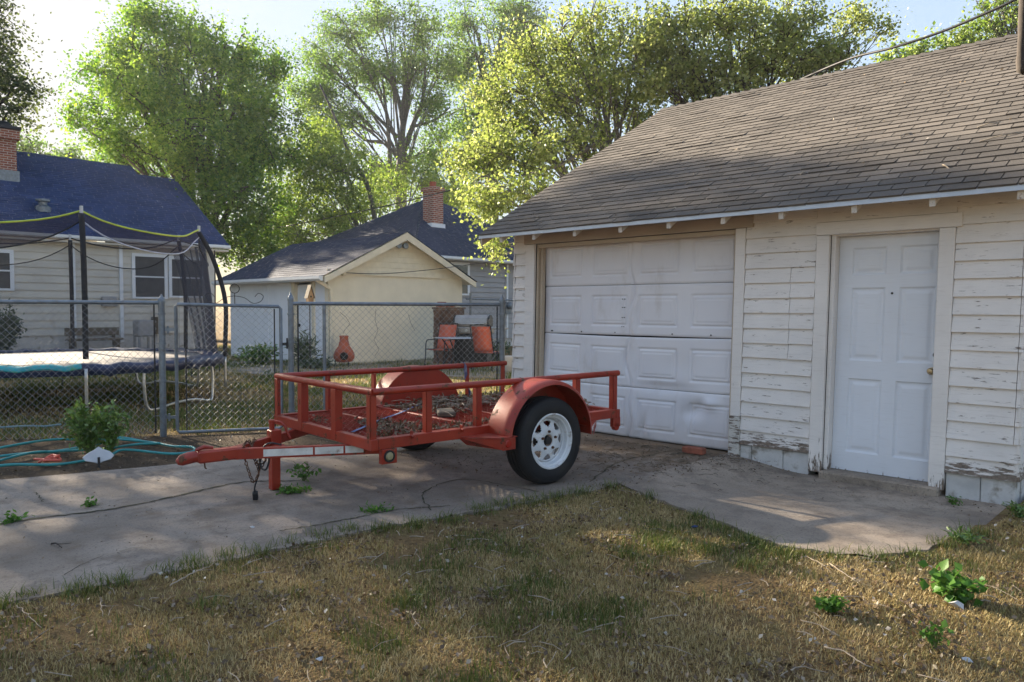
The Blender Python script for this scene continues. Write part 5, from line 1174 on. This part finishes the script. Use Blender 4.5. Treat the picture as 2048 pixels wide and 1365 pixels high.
tree('elm_tree', 'tall open elm with dark forked trunk rising behind the hip roof', T(803, d), 7.0, .33,
     [lobe(640, 130, d, 45, 60, 2.5), lobe(690, 75, d, 65, 45, 3), lobe(760, 40, d, 65, 40, 3), lobe(840, 60, d, 55, 50, 3), lobe(820, 140, d, 65, 60, 3), lobe(730, 150, d+1, 70, 60, 3), lobe(650, 200, d, 50, 45, 2.5), lobe(860, 210, d, 45, 50, 2.4), lobe(700, 230, d, 55, 35, 2.4), lobe(770, 345, d+2, 70, 45, 2.5), lobe(860, 310, d+1, 55, 50, 2.4), lobe(650, 270, d, 50, 45, 2.2), lobe(900, 130, d+1, 45, 60, 2.2), lobe(610, 190, d, 35, 45, 1.8)],
     740, 60, .15, 'leaf_elm', 'bark', .66, 23, G, shell=.6, limb=.30,
     trunk_pts=[gl(803, d)-Vector((0, 0, .1)), at(802, 400, d), at(803, 330, d), at(806, 285, d)],
     extra=[([at(806, 300, d), at(803, 230, d), at(785, 170, d), at(740, 130, d), at(690, 90, d)], .17, .05), ([at(812, 290, d), at(826, 250, d), at(845, 200, d), at(850, 130, d), at(842, 70, d)], .18, .05), ([at(820, 255, d), at(870, 240, d), at(900, 215, d)], .10, .03), ([at(803, 235, d), at(810, 160, d), at(800, 90, d)], .14, .04), ([at(795, 275, d), at(760, 240, d), at(700, 180, d), at(655, 150, d)], .13, .03), ([at(780, 390, d), at(779, 300, d), at(772, 220, d), at(765, 160, d)], .17, .05), ([at(765, 285, d), at(730, 280, d), at(700, 255, d)], .12, .04)])
d = 44
tree('elm_tree', 'second tall elm half hidden behind the yellow-green tree', T(992, d), 9.0, .40,
     [lobe(1010, 30, d, 70, 45, 3), lobe(925, 50, d, 50, 45, 2.6), lobe(930, 130, d, 55, 50, 2.8), lobe(1010, 120, d, 65, 60, 3), lobe(1060, 60, d, 50, 60, 2.5), lobe(960, 210, d, 55, 50, 2.6), lobe(920, 260, d, 50, 45, 2.6), lobe(950, 330, d, 60, 50, 2.6), lobe(905, 390, d, 60, 35, 2.6)],
     500, 58, .145, 'leaf_elm', 'bark', .66, 24, G, shell=.6, limb=.30,
     trunk_pts=[gl(985, d)-Vector((0, 0, .1)), at(983, 350, d), at(980, 220, d), at(968, 150, d)], extra=[([at(975, 180, d), at(965, 120, d), at(955, 70, d), at(930, 30, d)], .2, .05), ([at(980, 220, d), at(992, 140, d), at(1005, 60, d)], .2, .05), ([at(910, 375, d-1), at(880, 290, d-1), at(850, 240, d-1)], .16, .05), ([at(968, 245, d), at(930, 220, d), at(890, 235, d)], .10, .04), ([at(938, 260, d), at(925, 190, d)], .08, .04)])
# the yellow-green tree behind the old garage
d = 15.5
tree('redbud_tree', 'yellow-green leafy tree overhanging the back of the old garage roof', T(1235, d), 2.6, .17,
     [lobe(1180, 70, d, 110, 60, 1.5), lobe(1060, 110, d, 80, 60, 1.3), lobe(1000, 200, d, 75, 60, 1.2), lobe(1110, 200, d, 95, 65, 1.4), lobe(1230, 170, d, 90, 65, 1.4), lobe(980, 300, d-1, 60, 60, 1.1), lobe(1070, 310, d-1, 80, 60, 1.2), lobe(985, 390, d-2, 60, 45, 1.0), lobe(1160, 270, d-.5, 70, 50, 1.1), lobe(960, 410, d-2, 40, 30, .9), lobe(1060, 380, d-2, 50, 30, .9), lobe(925, 320, d-.5, 45, 50, 1.0), lobe(1030, 250, d, 70, 55, 1.2), lobe(1270, 230, d, 60, 40, 1.1), lobe(1160, 140, d+1, 110, 70, 1.5), lobe(990, 500, d-2.6, 28, 40, .6)],
     900, 38, .064, 'leaf_yellow', 'bark', .32, 25, None, shell=.6, limb=.40, aspect=.85, droop=.5, upb=.2, lift=.5,
     extra=[([at(1235, 420, d), at(1215, 290, d), at(1170, 240, d), at(1110, 215, d), at(1050, 180, d)], .07, .02), ([at(1215, 290, d), at(1260, 200, d), at(1240, 120, d)], .06, .015), ([at(1200, 280, d-.5), at(1120, 330, d-1), at(1050, 350, d-1.2), at(1000, 400, d-1.8)], .045, .012)])
d = 14.5
tree('redbud_tree', 'brighter yellow-green tree with many fine stems behind the garage ridge', T(1500, d), 2.8, .13,
     [lobe(1340, 60, d, 90, 60, 1.3), lobe(1450, 40, d, 90, 50, 1.3), lobe(1560, 60, d, 85, 60, 1.3), lobe(1390, 140, d, 85, 50, 1.2), lobe(1500, 130, d, 90, 55, 1.2), lobe(1610, 125, d, 70, 45, 1.1), lobe(1330, 170, d, 60, 45, 1.1), lobe(1660, 110, d, 55, 40, .9), lobe(1440, 190, d, 80, 35, 1.0), lobe(1290, 110, d, 60, 60, 1.1), lobe(1710, 40, d, 45, 30, .6), lobe(1770, 62, d, 28, 14, .4)],
     800, 36, .063, 'leaf_yellow', 'bark_dark', .31, 26, None, shell=.62, limb=.42, aspect=.85, droop=.5, upb=.2, lift=.5,
     extra=[([at(1490, 330, d), at(1480, 190, d), at(1430, 80, d), at(1400, -20, d)], .035, .01), ([at(1495, 330, d), at(1500, 170, d), at(1500, 60, d), at(1520, -30, d)], .035, .01), ([at(1500, 330, d), at(1520, 180, d), at(1580, 80, d), at(1680, 20, d), at(1720, 0, d)], .035, .006), ([at(1505, 300, d), at(1560, 160, d), at(1660, 80, d), at(1760, 55, d), at(1800, 45, d)], .028, .005), ([at(1480, 320, d), at(1450, 160, d), at(1340, 60, d)], .035, .01)])
d = 20
tree('backyard_tree', 'fresh green treetop showing just above the garage ridge', T(1900, d), 2.5, .16,
     [lobe(1800, 115, d, 38, 22, .9), lobe(1855, 100, d, 40, 24, .9), lobe(1920, 82, d, 40, 26, .9), lobe(1975, 62, d, 42, 26, .9), lobe(1860, 160, d, 90, 40, 1.2), lobe(1990, 130, d, 90, 40, 1.2)], 190, 34, .12, 'leaf_bush', 'bark', .30, 27, None, sprig=.35)
d = 19
tree('backyard_tree', 'leafy tree at the right edge above the power cable', T(2100, d), 3.5, .2,
     [lobe(2000, 8, d, 35, 22, .8), lobe(2040, 35, d, 40, 35, .9), lobe(2110, 20, d, 60, 70, 1.2), lobe(2010, 55, d, 25, 20, .6), lobe(1985, -15, d, 30, 20, .8)], 130, 26, .10, 'leaf_bush', 'bark', .32, 28, None, droop=.4)
# trees on the left, some of them shading the yard
d = 24.5
tree('shade_tree', 'dark olive tree at the left edge above the brick chimney', T(-130, d), 5.0, .34,
     [lobe(2, 35, d, 34, 45, 1.6), lobe(-15, 140, d, 60, 60, 2), lobe(35, 180, d, 40, 38, 1.2), lobe(-70, 60, d, 60, 60, 2.2), lobe(20, 235, d, 32, 42, 1.2), lobe(-80, 200, d, 80, 70, 2.5), lobe(-170, 120, d, 100, 110, 2.8), lobe(-130, 10, d, 80, 70, 2.4), lobe(-40, -75, d, 60, 45, 2.2), lobe(-130, -100, d, 70, 50, 2.4)],  # last two lobes sit above the view, added to shade the lower garage roof
     400, 56, .13, 'leaf_olive', 'bark_dark', .60, 29, G, shell=.5)
d = 46
tree('distant_tree', 'small far treetop peeping over the ridge of the white house', T(110, d), 3.5, .3,
     [lobe(60, 300, d, 40, 22, 1.5), lobe(110, 318, d, 40, 20, 1.5), lobe(140, 308, d, 24, 24, 1), lobe(40, 285, d, 20, 25, 1), lobe(170, 330, d, 30, 16, 1)], 90, 26, .2, 'leaf_elm', 'bark_dark', .7, 30, G)
def world_lobe(x, y, z, r, rz): return (Vector((x, y, z)), r, rz, r, r*rz)
tree('shade_tree', 'unseen tall tree added left of the trampoline to shade the lawn', (-20.5, -7.5, 0), 4.5, .4,  # out of view; added and sized so that its crown shades the lawn
     [world_lobe(-20.5, -6.4, 9.6, 2.5, 2.2), world_lobe(-20, -9.5, 9.0, 2.8, 2.4), world_lobe(-21, -4.4, 8.4, 1.7, 1.9), world_lobe(-20, -7.5, 6.6, 3.0, 1.8), world_lobe(-20.3, -11.5, 7.4, 2.4, 2.0), world_lobe(-20.4, -4.9, 6.0, 1.6, 1.2)],
     440, 50, .18, 'leaf_olive', 'bark_dark', .75, 31, G, shell=.55)

# ------------------------------------------------------------------ small plants
def plant(name, label, cat, c, r, h, nstem, nl, ls, lm, seed, aspect=.5, up=.6, stemr=.004, droop=.1, group=None, spread=1.0):
    global rng
    rng = np.random.default_rng(seed); r_ = random.Random(seed); t = empty(name, c, 0, label, cat, group); b = MB(); pos = []
    for k in range(nstem):
        a = r_.uniform(0, 6.28); q = r_.uniform(.3, 1)*r*spread; hh_ = h*r_.uniform(.6, 1.05)*(1-.35*(q/r)**2)
        P = bez(Vector((0, 0, -.02)), Vector((math.cos(a)*q*.2, math.sin(a)*q*.2, hh_*.5)), Vector((math.cos(a)*q*.7, math.sin(a)*q*.7, hh_*.9)), Vector((math.cos(a)*q, math.sin(a)*q, hh_)), 6)
        branch_tube(b, P, stemr, stemr*.5, 5); Pa = np.array([list(p) for p in P]); m = nl; tt = r_.uniform(.1, .35)+rng.random(m)*.65; tt = np.clip(tt, 0, .999)*6; i0 = tt.astype(int)
        pos.append(Pa[i0]+(Pa[i0+1]-Pa[i0])*(tt-i0)[:, None]+rng.normal(size=(m, 3))*ls*.45)
    b.build('stems', 'stem', t, smooth=True); pos = np.concatenate(pos); pos[:, 2] = np.maximum(pos[:, 2], .012)
    leaves('leaves', pos, ls, lm, np.clip(rng.normal(.5, .22, len(pos)), 0, 1), t, up, aspect, droop); return t
sc = gnd(180, 912); tt_ = empty('shrub', (0, 0, 0)); bpy.data.objects.remove(tt_)
plant('young_shrub', 'small bright green shrub growing among the hose loops', 'shrub', sc, .25, .58, 34, 34, .055, 'leaf_shrub', 41, .45, .5, .006)
plant('young_shrub', 'fresh green clump leaning out beside the small shrub and fence', 'shrub', sc+Vector((.04, .17, 0)), .20, .62, 20, 30, .055, 'leaf_shrub', 42, .45, .5, .005)
plant('garden_plant', 'grey-green spiky plant before the white garage door', 'plant', gl(608, 17.6), .28, .85, 40, 10, .22, 'leaf_dull', 43, .16, .1, .008, -.6)
plant('garden_plant', 'low green weeds along the foot of the white side wall', 'plant', gl(515, 18.6), .75, .50, 50, 16, .13, 'leaf_shrub', 44, .4, .5, .006)
plant('garden_plant', 'low leafy weeds under the spiky plant by the door', 'plant', gl(640, 17.4), .45, .28, 30, 14, .11, 'leaf_dull', 45, .4, .5, .006)
plant('garden_bush', 'dark green bush at the left edge against the white house', 'bush', gl(8, 20.5), .55, 1.45, 60, 40, .11, 'leaf_dull', 46, .5, .4, .010)
plant('garden_plant', 'weedy growth behind the patio chairs and grill', 'plant', gl(985, 20.3), .9, .55, 50, 14, .14, 'leaf_dull', 47, .4, .5, .006)
W_ = 'weeds'
plant('broadleaf_weed', 'largest broad-leaved green weed in the dry lawn at the right', 'weed', gnd(1905, 1195), .13, .13, 24, 7, .055, 'leaf_weed', 51, .8, 1.2, .004, .2)
plant('broadleaf_weed', 'low dark green weed in the lawn below the path', 'weed', gnd(1660, 1220), .085, .06, 22, 9, .03, 'leaf_weed', 52, .7, 1.2, .003)
plant('broadleaf_weed', 'tall thin weed with heart leaves low at the right', 'weed', gnd(1870, 1298), .08, .14, 9, 4, .036, 'leaf_weed', 53, .8, 1.0, .003)
plant('path_weed', 'bright green weed tuft at the right end of the path', 'weed', gnd(1925, 1082), .16, .06, 26, 8, .03, 'leaf_shrub', 54, .5, .8, .003)
plant('path_weed', 'weeds growing against the foundation at the garage corner', 'weed', gnd(2040, 1035), .14, .10, 26, 8, .03, 'leaf_shrub', 55, .5, .8, .003)
plant('driveway_weed', 'cut green weeds lying at the foot of the trailer jack', 'weed', gnd(585, 985), .15, .035, 30, 8, .032, 'leaf_weed', 56, .5, .8, .003)
plant('driveway_weed', 'weeds growing between the trailer tongue beams', 'weed', gnd(608, 962), .16, .17, 12, 4, .045, 'leaf_weed', 57, .7, .8, .003)
plant('driveway_weed', 'green weed sprig on the driveway crack', 'weed', gnd(180, 1013), .06, .05, 12, 5, .03, 'leaf_weed', 58, .5, .8, .002)
plant('driveway_weed', 'wilted green weeds at the grass edge near the tyre', 'weed', gnd(755, 1022), .15, .015, 18, 6, .04, 'leaf_weed', 59, .3, .8, .002)
plant('driveway_weed', 'little weed in the doorway corner by the threshold', 'weed', gnd(1905, 1008, -.07), .07, .05, 14, 5, .03, 'leaf_weed', 60, .4, .8, .002)
plant('driveway_weed', 'green weed patch at the left edge of the driveway', 'weed', gnd(25, 1045), .10, .04, 14, 6, .035, 'leaf_weed', 61, .5, .8, .002)

# ------------------------------------------------------------------ grass, litter, twigs
rng = np.random.default_rng(77)
lawn = [(p[0], p[1]) for p in east_edge]+[(.05, -1.75), (.55, -1.97), (.97, -2.12), (1.66, -2.38), (2.1, -2.22), (2.3, -1.86), (2.46, -.83), (2.5, 0), (2.5, 3), (8, 3), (8, -9), (.1, -9)]
def blades(name, poly, bbox, n, h, w, thr, green, label, seed, dens=None, edge_bonus=None):
    r_ = np.random.default_rng(seed); x = r_.uniform(bbox[0], bbox[1], n); y = r_.uniform(bbox[2], bbox[3], n)
    d_ = (x-CX)*fw.x+(y-CY)*fw.y; l_ = (x-CX)*rt.x+(y-CY)*rt.y
    k = (d_ > 1.5) & (np.abs(l_/np.maximum(d_, .1)) < .80)
    if poly is not None: k &= inpoly(x, y, poly)
    x, y = x[k], y[k]
    pn = .6*vnoise(x*1.3+5, y*1.3, seed)+.4*vnoise(x*5, y*5+3, seed+1); k = pn+r_.uniform(-.25, .25, len(x)) > thr; x, y, pn = x[k], y[k], pn[k]
    n = len(x); gn = .55*vnoise(x*.8+31, y*.8+17, seed+2)+.45*vnoise(x*4+3, y*4, seed+3)
    isg = (gn+r_.uniform(-.16, .16, n)) > green
    H = h*r_.uniform(.35, 1.2, n)*np.where(isg, 1.15, .8); lay = np.where(isg, r_.uniform(.1, .8, n), r_.uniform(.6, 3.2, n))
    a = r_.uniform(0, 2*np.pi, n); dx, dy = np.cos(a), np.sin(a); sx, sy = -dy, dx; W2 = w*r_.uniform(.6, 1.3, n)*.5
    z0 = np.full(n, -.018); k1 = H*.55; up1 = k1/np.sqrt(1+lay**2*.4); out1 = k1*lay*.6/np.sqrt(1+lay**2*.4); up2 = H/np.sqrt(1+lay**2); out2 = H*lay/np.sqrt(1+lay**2)
    def P(o, zz, s): return np.stack([x+dx*o+sx*s, y+dy*o+sy*s, z0+zz], 1)
    zero = np.zeros(n); v = np.stack([P(zero, zero, -W2), P(zero, zero, W2), P(out1, up1+.01, W2*.8), P(out1, up1+.01, -W2*.8), P(out2, up2+.012, zero)], 1)
    dk = vnoise(x*2.3+7, y*2.3+1, seed+5)*.55+vnoise(x*9, y*9, seed+6)*.45; tone = np.where(isg, r_.uniform(0, .42, n), np.clip(.42+.58*(dk*.9+r_.uniform(-.25, .35, n)), .42, 1))
    return tag(raw_mesh(name, v, [(0, 1, 2, 3), (3, 2, 4)], 'grass', tone), label, 'grass', kind='stuff')
blades('lawn_grass', lawn, (-.7, 6, -6.2, .5), 600000, .034, .0034, .42, .735, 'thin half dry lawn grass in front of the driveway and path', 81)
yard = [(-5.1, -4.0), (-3.1, -.3), (-3.0, 7), (-30, 12), (-30, -14), (-9.2, -9.2)]
blades('yard_grass', yard, (-24, -2.9, -8, 9), 260000, .075, .010, .34, .50, 'patchy green yard grass behind the chain link fence', 82)
# matted drifts of dead leaves and straw
rc = np.random.default_rng(91); cc_ = np.stack([rc.uniform(-.5, 4.4, 120), rc.uniform(-6, -1.9, 120)], 1); pc = np.concatenate([c+rc.normal(size=(int(rc.uniform(12, 75)), 2))*rc.uniform(.03, .12) for c in cc_]); pc = pc[inpoly(pc[:, 0], pc[:, 1], lawn)]
rng = np.random.default_rng(92); tag(leaves('leaf_drifts', np.column_stack([pc, rc.uniform(-.006, .012, len(pc))]),   .025, 'litter', rng.random(len(pc))**2*.8, None, 1.3, .6), 'matted brown dead leaves lying in patches on the lawn', 'litter', kind='stuff')
# taller tufts along the edge of the driveway and the path
def tufts(pts, n_each, h, seed, spread=.05):
    r_ = np.random.default_rng(seed); X = []; 
    for (px, py, k) in pts:
        c = gnd(px, py); X.append(np.array([c.x, c.y])+r_.normal(size=(int(n_each*k), 2))*spread*math.sqrt(k))
    X = np.concatenate(X); n = len(X); a = r_.uniform(0, 6.28, n); lay = r_.uniform(.1, 1.3, n); H = h*r_.uniform(.4, 1.15, n); w = .0022
    dx, dy = np.cos(a), np.sin(a)
    def P(o, z, s): return np.stack([X[:, 0]+dx*o-dy*s, X[:, 1]+dy*o+dx*s, np.full(n, -.03)+z], 1)
    z = np.zeros(n); v = np.stack([P(z, z, -w+z), P(z, z, w+z), P(H*lay*.35, H*.55, w*.8+z), P(H*lay*.35, H*.55, -w*.8+z), P(H*lay, H*(1-.25*lay), z)], 1)
    return raw_mesh('edge_grass', v, [(0, 1, 2, 3), (3, 2, 4)], 'grass', r_.uniform(.0, .5, n))
tag(tufts([(165, 1180, 1.6), (235, 1165, .7), (390, 1130, 1.2), (330, 1140, .3), (455, 1115, .8), (515, 1108, .9), (575, 1088, .5), (640, 1072, .8), (700, 1062, .9), (760, 1058, .9), (830, 1050, .9), (900, 1040, 1), (960, 1022, 1.2), (1010, 1010, 1.2), (1060, 1003, 1.3), (1110, 995, 1.2), (1160, 985, 1.2), (1220, 975, .8), (1300, 995, .6), (1390, 1035, 1), (1440, 1060, .9), (1500, 1085, .9), (1580, 1108, .9), (1660, 1115, .8), (1750, 1115, 1.0), (1830, 1112, .9), (1890, 1090, .9), (1950, 1065, .9), (60, 1190, .4), (0, 1215, .8), (1330, 1095, 1.3), (1420, 1100, 1.3), (1250, 1110, .8), (820, 1200, .7), (420, 1210, .5), (1500, 1130, .9)], 130, .10, 83), 'taller green grass tufts along the edges of the driveway and path', 'grass', kind='stuff')
# litter
def scatter(poly, bbox, n, seed, z):
    r_ = np.random.default_rng(seed); x = r_.uniform(bbox[0], bbox[1], n); y = r_.uniform(bbox[2], bbox[3], n); k = inpoly(x, y, poly); x, y = x[k], y[k]
    return np.stack([x, y, np.full(len(x), z)+r_.uniform(0, .012, len(x))], 1)
rng = np.random.default_rng(88)
p = scatter(lawn, (-.6, 5, -6, -.5), 6500, 84, -.002); tag(leaves('lawn_litter', p, .024, 'litter', rng.random(len(p))**2.3, None, 1.6, .7), 'pale dry leaf scraps scattered through the lawn', 'litter', kind='stuff')
p = scatter([(-.9, -.05), (.6, -.05), (.3, -1.0), (.1, -2.0), (-1.2, -2.4), (-3.0, -2.2), (-2.8, -.05)], (-3, 1, -2.5, 0), 2600, 85, .004); tag(leaves('driveway_litter', p, .022, 'litter', rng.uniform(0, .62, len(p)), None, 2.5, .6), 'brown seed husks and leaf crumbs on the driveway by the garage door', 'litter', kind='stuff')
p = scatter(bed_poly, (-9, -2.8, -9, -.2), 2600, 86, -.012); tag(leaves('bed_litter', p, .032, 'litter', rng.uniform(.0, .95, len(p)), None, 1.5, .7), 'dead leaves and pebbles on the soil along the fence', 'litter', kind='stuff')
p = scatter([(-3, -8), (-.3, -8), (-.3, -2.5), (-3, -2.5)], (-3, -.3, -8, -2.5), 620, 87, .005); tag(leaves('driveway_crumbs', p, .016, 'litter', rng.uniform(0, .8, len(p)), None, 2.5, .6), 'small leaf crumbs strewn over the driveway', 'litter', kind='stuff')
p = scatter([(.05, -.02), (2.4, -.02), (2.3, -.9), (.05, -1.2)], (.05, 2.4, -1.2, 0), 260, 89, .008); p[:, 1] = -.03-np.abs(p[:, 1])**1.6*.6; p[:, 2] = [path_z(a, c)+.006 for a, c in p[:, :2]]; tag(leaves('path_litter', p, .018, 'litter', rng.uniform(0, .6, len(p)), None, 2.5, .6), 'brown debris along the foot of the garage wall', 'litter', kind='stuff')
b = MB(); r_ = random.Random(12)
for i in range(420):
    x, y = r_.uniform(-.4, 4.6), r_.uniform(-6, -1.9)
    if not inpoly(np.array([x]), np.array([y]), lawn)[0]: continue
    a = r_.uniform(0, 6.28); l = r_.uniform(.04, .16); z = r_.uniform(-.012, .012); d_ = Vector((math.cos(a), math.sin(a), r_.uniform(-.08, .08)))*l; m = Vector((r_.uniform(-.01, .01), r_.uniform(-.01, .01), .006)); c = Vector((x, y, z)); b.tube([c-d_*.5, c+m, c+d_*.5], r_.uniform(.0012, .003), 4)
tag(b.build('twig_litter', 'twig'), 'fine broken twigs strewn through the dry lawn', 'twigs', kind='stuff')
b = MB()
for i in range(230):
    x = r_.gauss(-.35, .5); y = -abs(r_.gauss(0, .55))-.12; a = r_.uniform(0, 6.28); l = r_.uniform(.03, .13); d_ = Vector((math.cos(a), math.sin(a), 0))*l; c = Vector((x, y, .008 if x < .06 else path_z(x, y)+.008)); b.tube([c-d_*.5, c+Vector((0, 0, .008)), c+d_*.5], .0022, 4)
tag(b.build('seed_twigs', 'old_wood'), 'dark twigs and seed stalks on the driveway before the dented door', 'twigs', kind='stuff')
def stick(pxs, r, label, m='twig', g='dry sticks lying about the lawn and driveway'):
    r *= .62; k_ = random.Random(int(pxs[0][0])); P = [gnd(*q) for q in pxs]; P = [Vector((p.x, p.y, r+(.004 if i in (0, len(P)-1) else .012))) for i, p in enumerate(P)]; b = MB(); Q = catmull(P, 5)
    Q = [p+Vector((k_.gauss(0, r*.9), k_.gauss(0, r*.9), 0)) for p in Q]; b.tube(Q, [r*(1-.6*i/len(Q))*k_.uniform(.85, 1.15) for i in range(len(Q))], 6)
    if len(Q) > 10: i = len(Q)//2; d_ = (Q[i+1]-Q[i-1]).normalized(); sd_ = Vector((-d_.y, d_.x, .1))*k_.choice((-1, 1)); b.tube([Q[i], Q[i]+d_*.03+sd_*.02, Q[i]+d_*.06+sd_*.06], [r*.6, r*.45, r*.25], 5); tag(b.build('stick', m, None, smooth=True), label, 'stick', g)
stick([(340, 1175), (370, 1160), (395, 1148), (420, 1138), (428, 1128)], .006, 'long pale curved stick at the grass edge left of centre')
stick([(35, 1215), (55, 1235), (82, 1258)], .005, 'pale forked stick in the grass at the lower left')
stick([(203, 1205), (203, 1218), (206, 1236)], .005, 'short white stick standing out in the grass near the tall tuft')
stick([(128, 1152), (165, 1134), (206, 1113)], .003, 'thin dark twig lying on the driveway', 'old_wood')
stick([(240, 1105), (270, 1100), (295, 1097)], .003, 'small pale twig on the driveway near the grass')
stick([(105, 1090), (112, 1094), (123, 1098)], .008, 'dark curled bark piece on the driveway', 'bark_dark')
stick([(1660, 1130), (1685, 1150), (1712, 1168), (1730, 1160)], .005, 'pale broken stick in the lawn below the path')
stick([(1733, 1127), (1760, 1129), (1790, 1129)], .003, 'short straight white stick near the rounded path end')
stick([(1650, 1298), (1690, 1312), (1720, 1332), (1750, 1340)], .006, 'thick pale stick at the bottom right')
stick([(1600, 1243), (1640, 1258), (1680, 1275)], .004, 'bent grey stick at the right under the low weed')
stick([(1930, 1165), (1985, 1180), (2040, 1205)], .004, 'long thin stick right of the largest weed')
stick([(820, 1225), (828, 1245), (845, 1262)], .003, 'small curved pale stick in the middle of the lawn')
stick([(1560, 1355), (1600, 1342), (1655, 1350)], .005, 'grey stick at the bottom edge of the lawn')
stick([(470, 1205), (475, 1222), (482, 1238)], .004, 'curled brown stick in the lawn left of centre', 'old_wood')
stick([(1610, 1115), (1645, 1135), (1665, 1150)], .004, 'slender stick in the grass below the middle of the path')
# white feather-like scrap by the big weed, dark stone
def scrap(px, py, s, label, m='sign_white', seed=1):
    r_ = random.Random(seed); c = gnd(px, py); b = MB(); P = []
    for i in range(7): a = 2*math.pi*i/7; P.append((math.cos(a)*s*r_.uniform(.5, 1.2), math.sin(a)*s*r_.uniform(.4, 1), r_.uniform(.005, s*.8)))
    b.add(P+[(0, 0, s*.9), (0, 0, 0)], [(i, (i+1) % 7, 7) for i in range(7)]+[((i+1) % 7, i, 8) for i in range(7)]); tag(b.build('paper_scrap' if m == 'sign_white' else 'stone', m, None, loc=Vector((c.x, c.y, -.01))), label, 'scrap' if m == 'sign_white' else 'stone')
scrap(1915, 1213, .042, 'crumpled white scrap at the foot of the largest weed'); scrap(1932, 1319, .022, 'small white scrap under the tall thin weed', seed=2); scrap(505, 1055, .022, 'flat white scrap on the driveway', seed=3); scrap(640, 1318, .02, 'white scrap low in the middle of the lawn', seed=4); scrap(1388, 1055, .026, 'dark blue stone in the grass below the path', 'shingle_blue', 5)
# dark broken branch hanging close by at the right edge
b = MB(); b.tube(catmull([at(2052, -120, 3.0), at(2050, -20, 3.0), at(2047, 60, 3.0), at(2044, 110, 3.0), at(2047, 150, 3.0)], 5), [.022]*6+[.02]*5+[.018]*5+[.022]*4+[.004], 9); tag(b.build('hanging_branch', 'bark_dark', None, smooth=True), 'dark broken branch hanging at the right edge above the roof', 'branch')

# ------------------------------------------------------------------ thin evening haze in the air
hz = NT('air'); hv_ = hz.n.new('ShaderNodeVolumePrincipled'); hv_.inputs['Color'].default_value = (.92, .93, .95, 1); hv_.inputs['Density'].default_value = .0007; hv_.inputs['Anisotropy'].default_value = .25
hz.l.new(hv_.outputs[0], hz.out.inputs['Volume']); hz.n.remove(hz.bsdf)
b = MB(); b.box((-75, -45, -1.2), (25, 75, 24)); tag(b.build('haze', hz.m), kind='stuff')
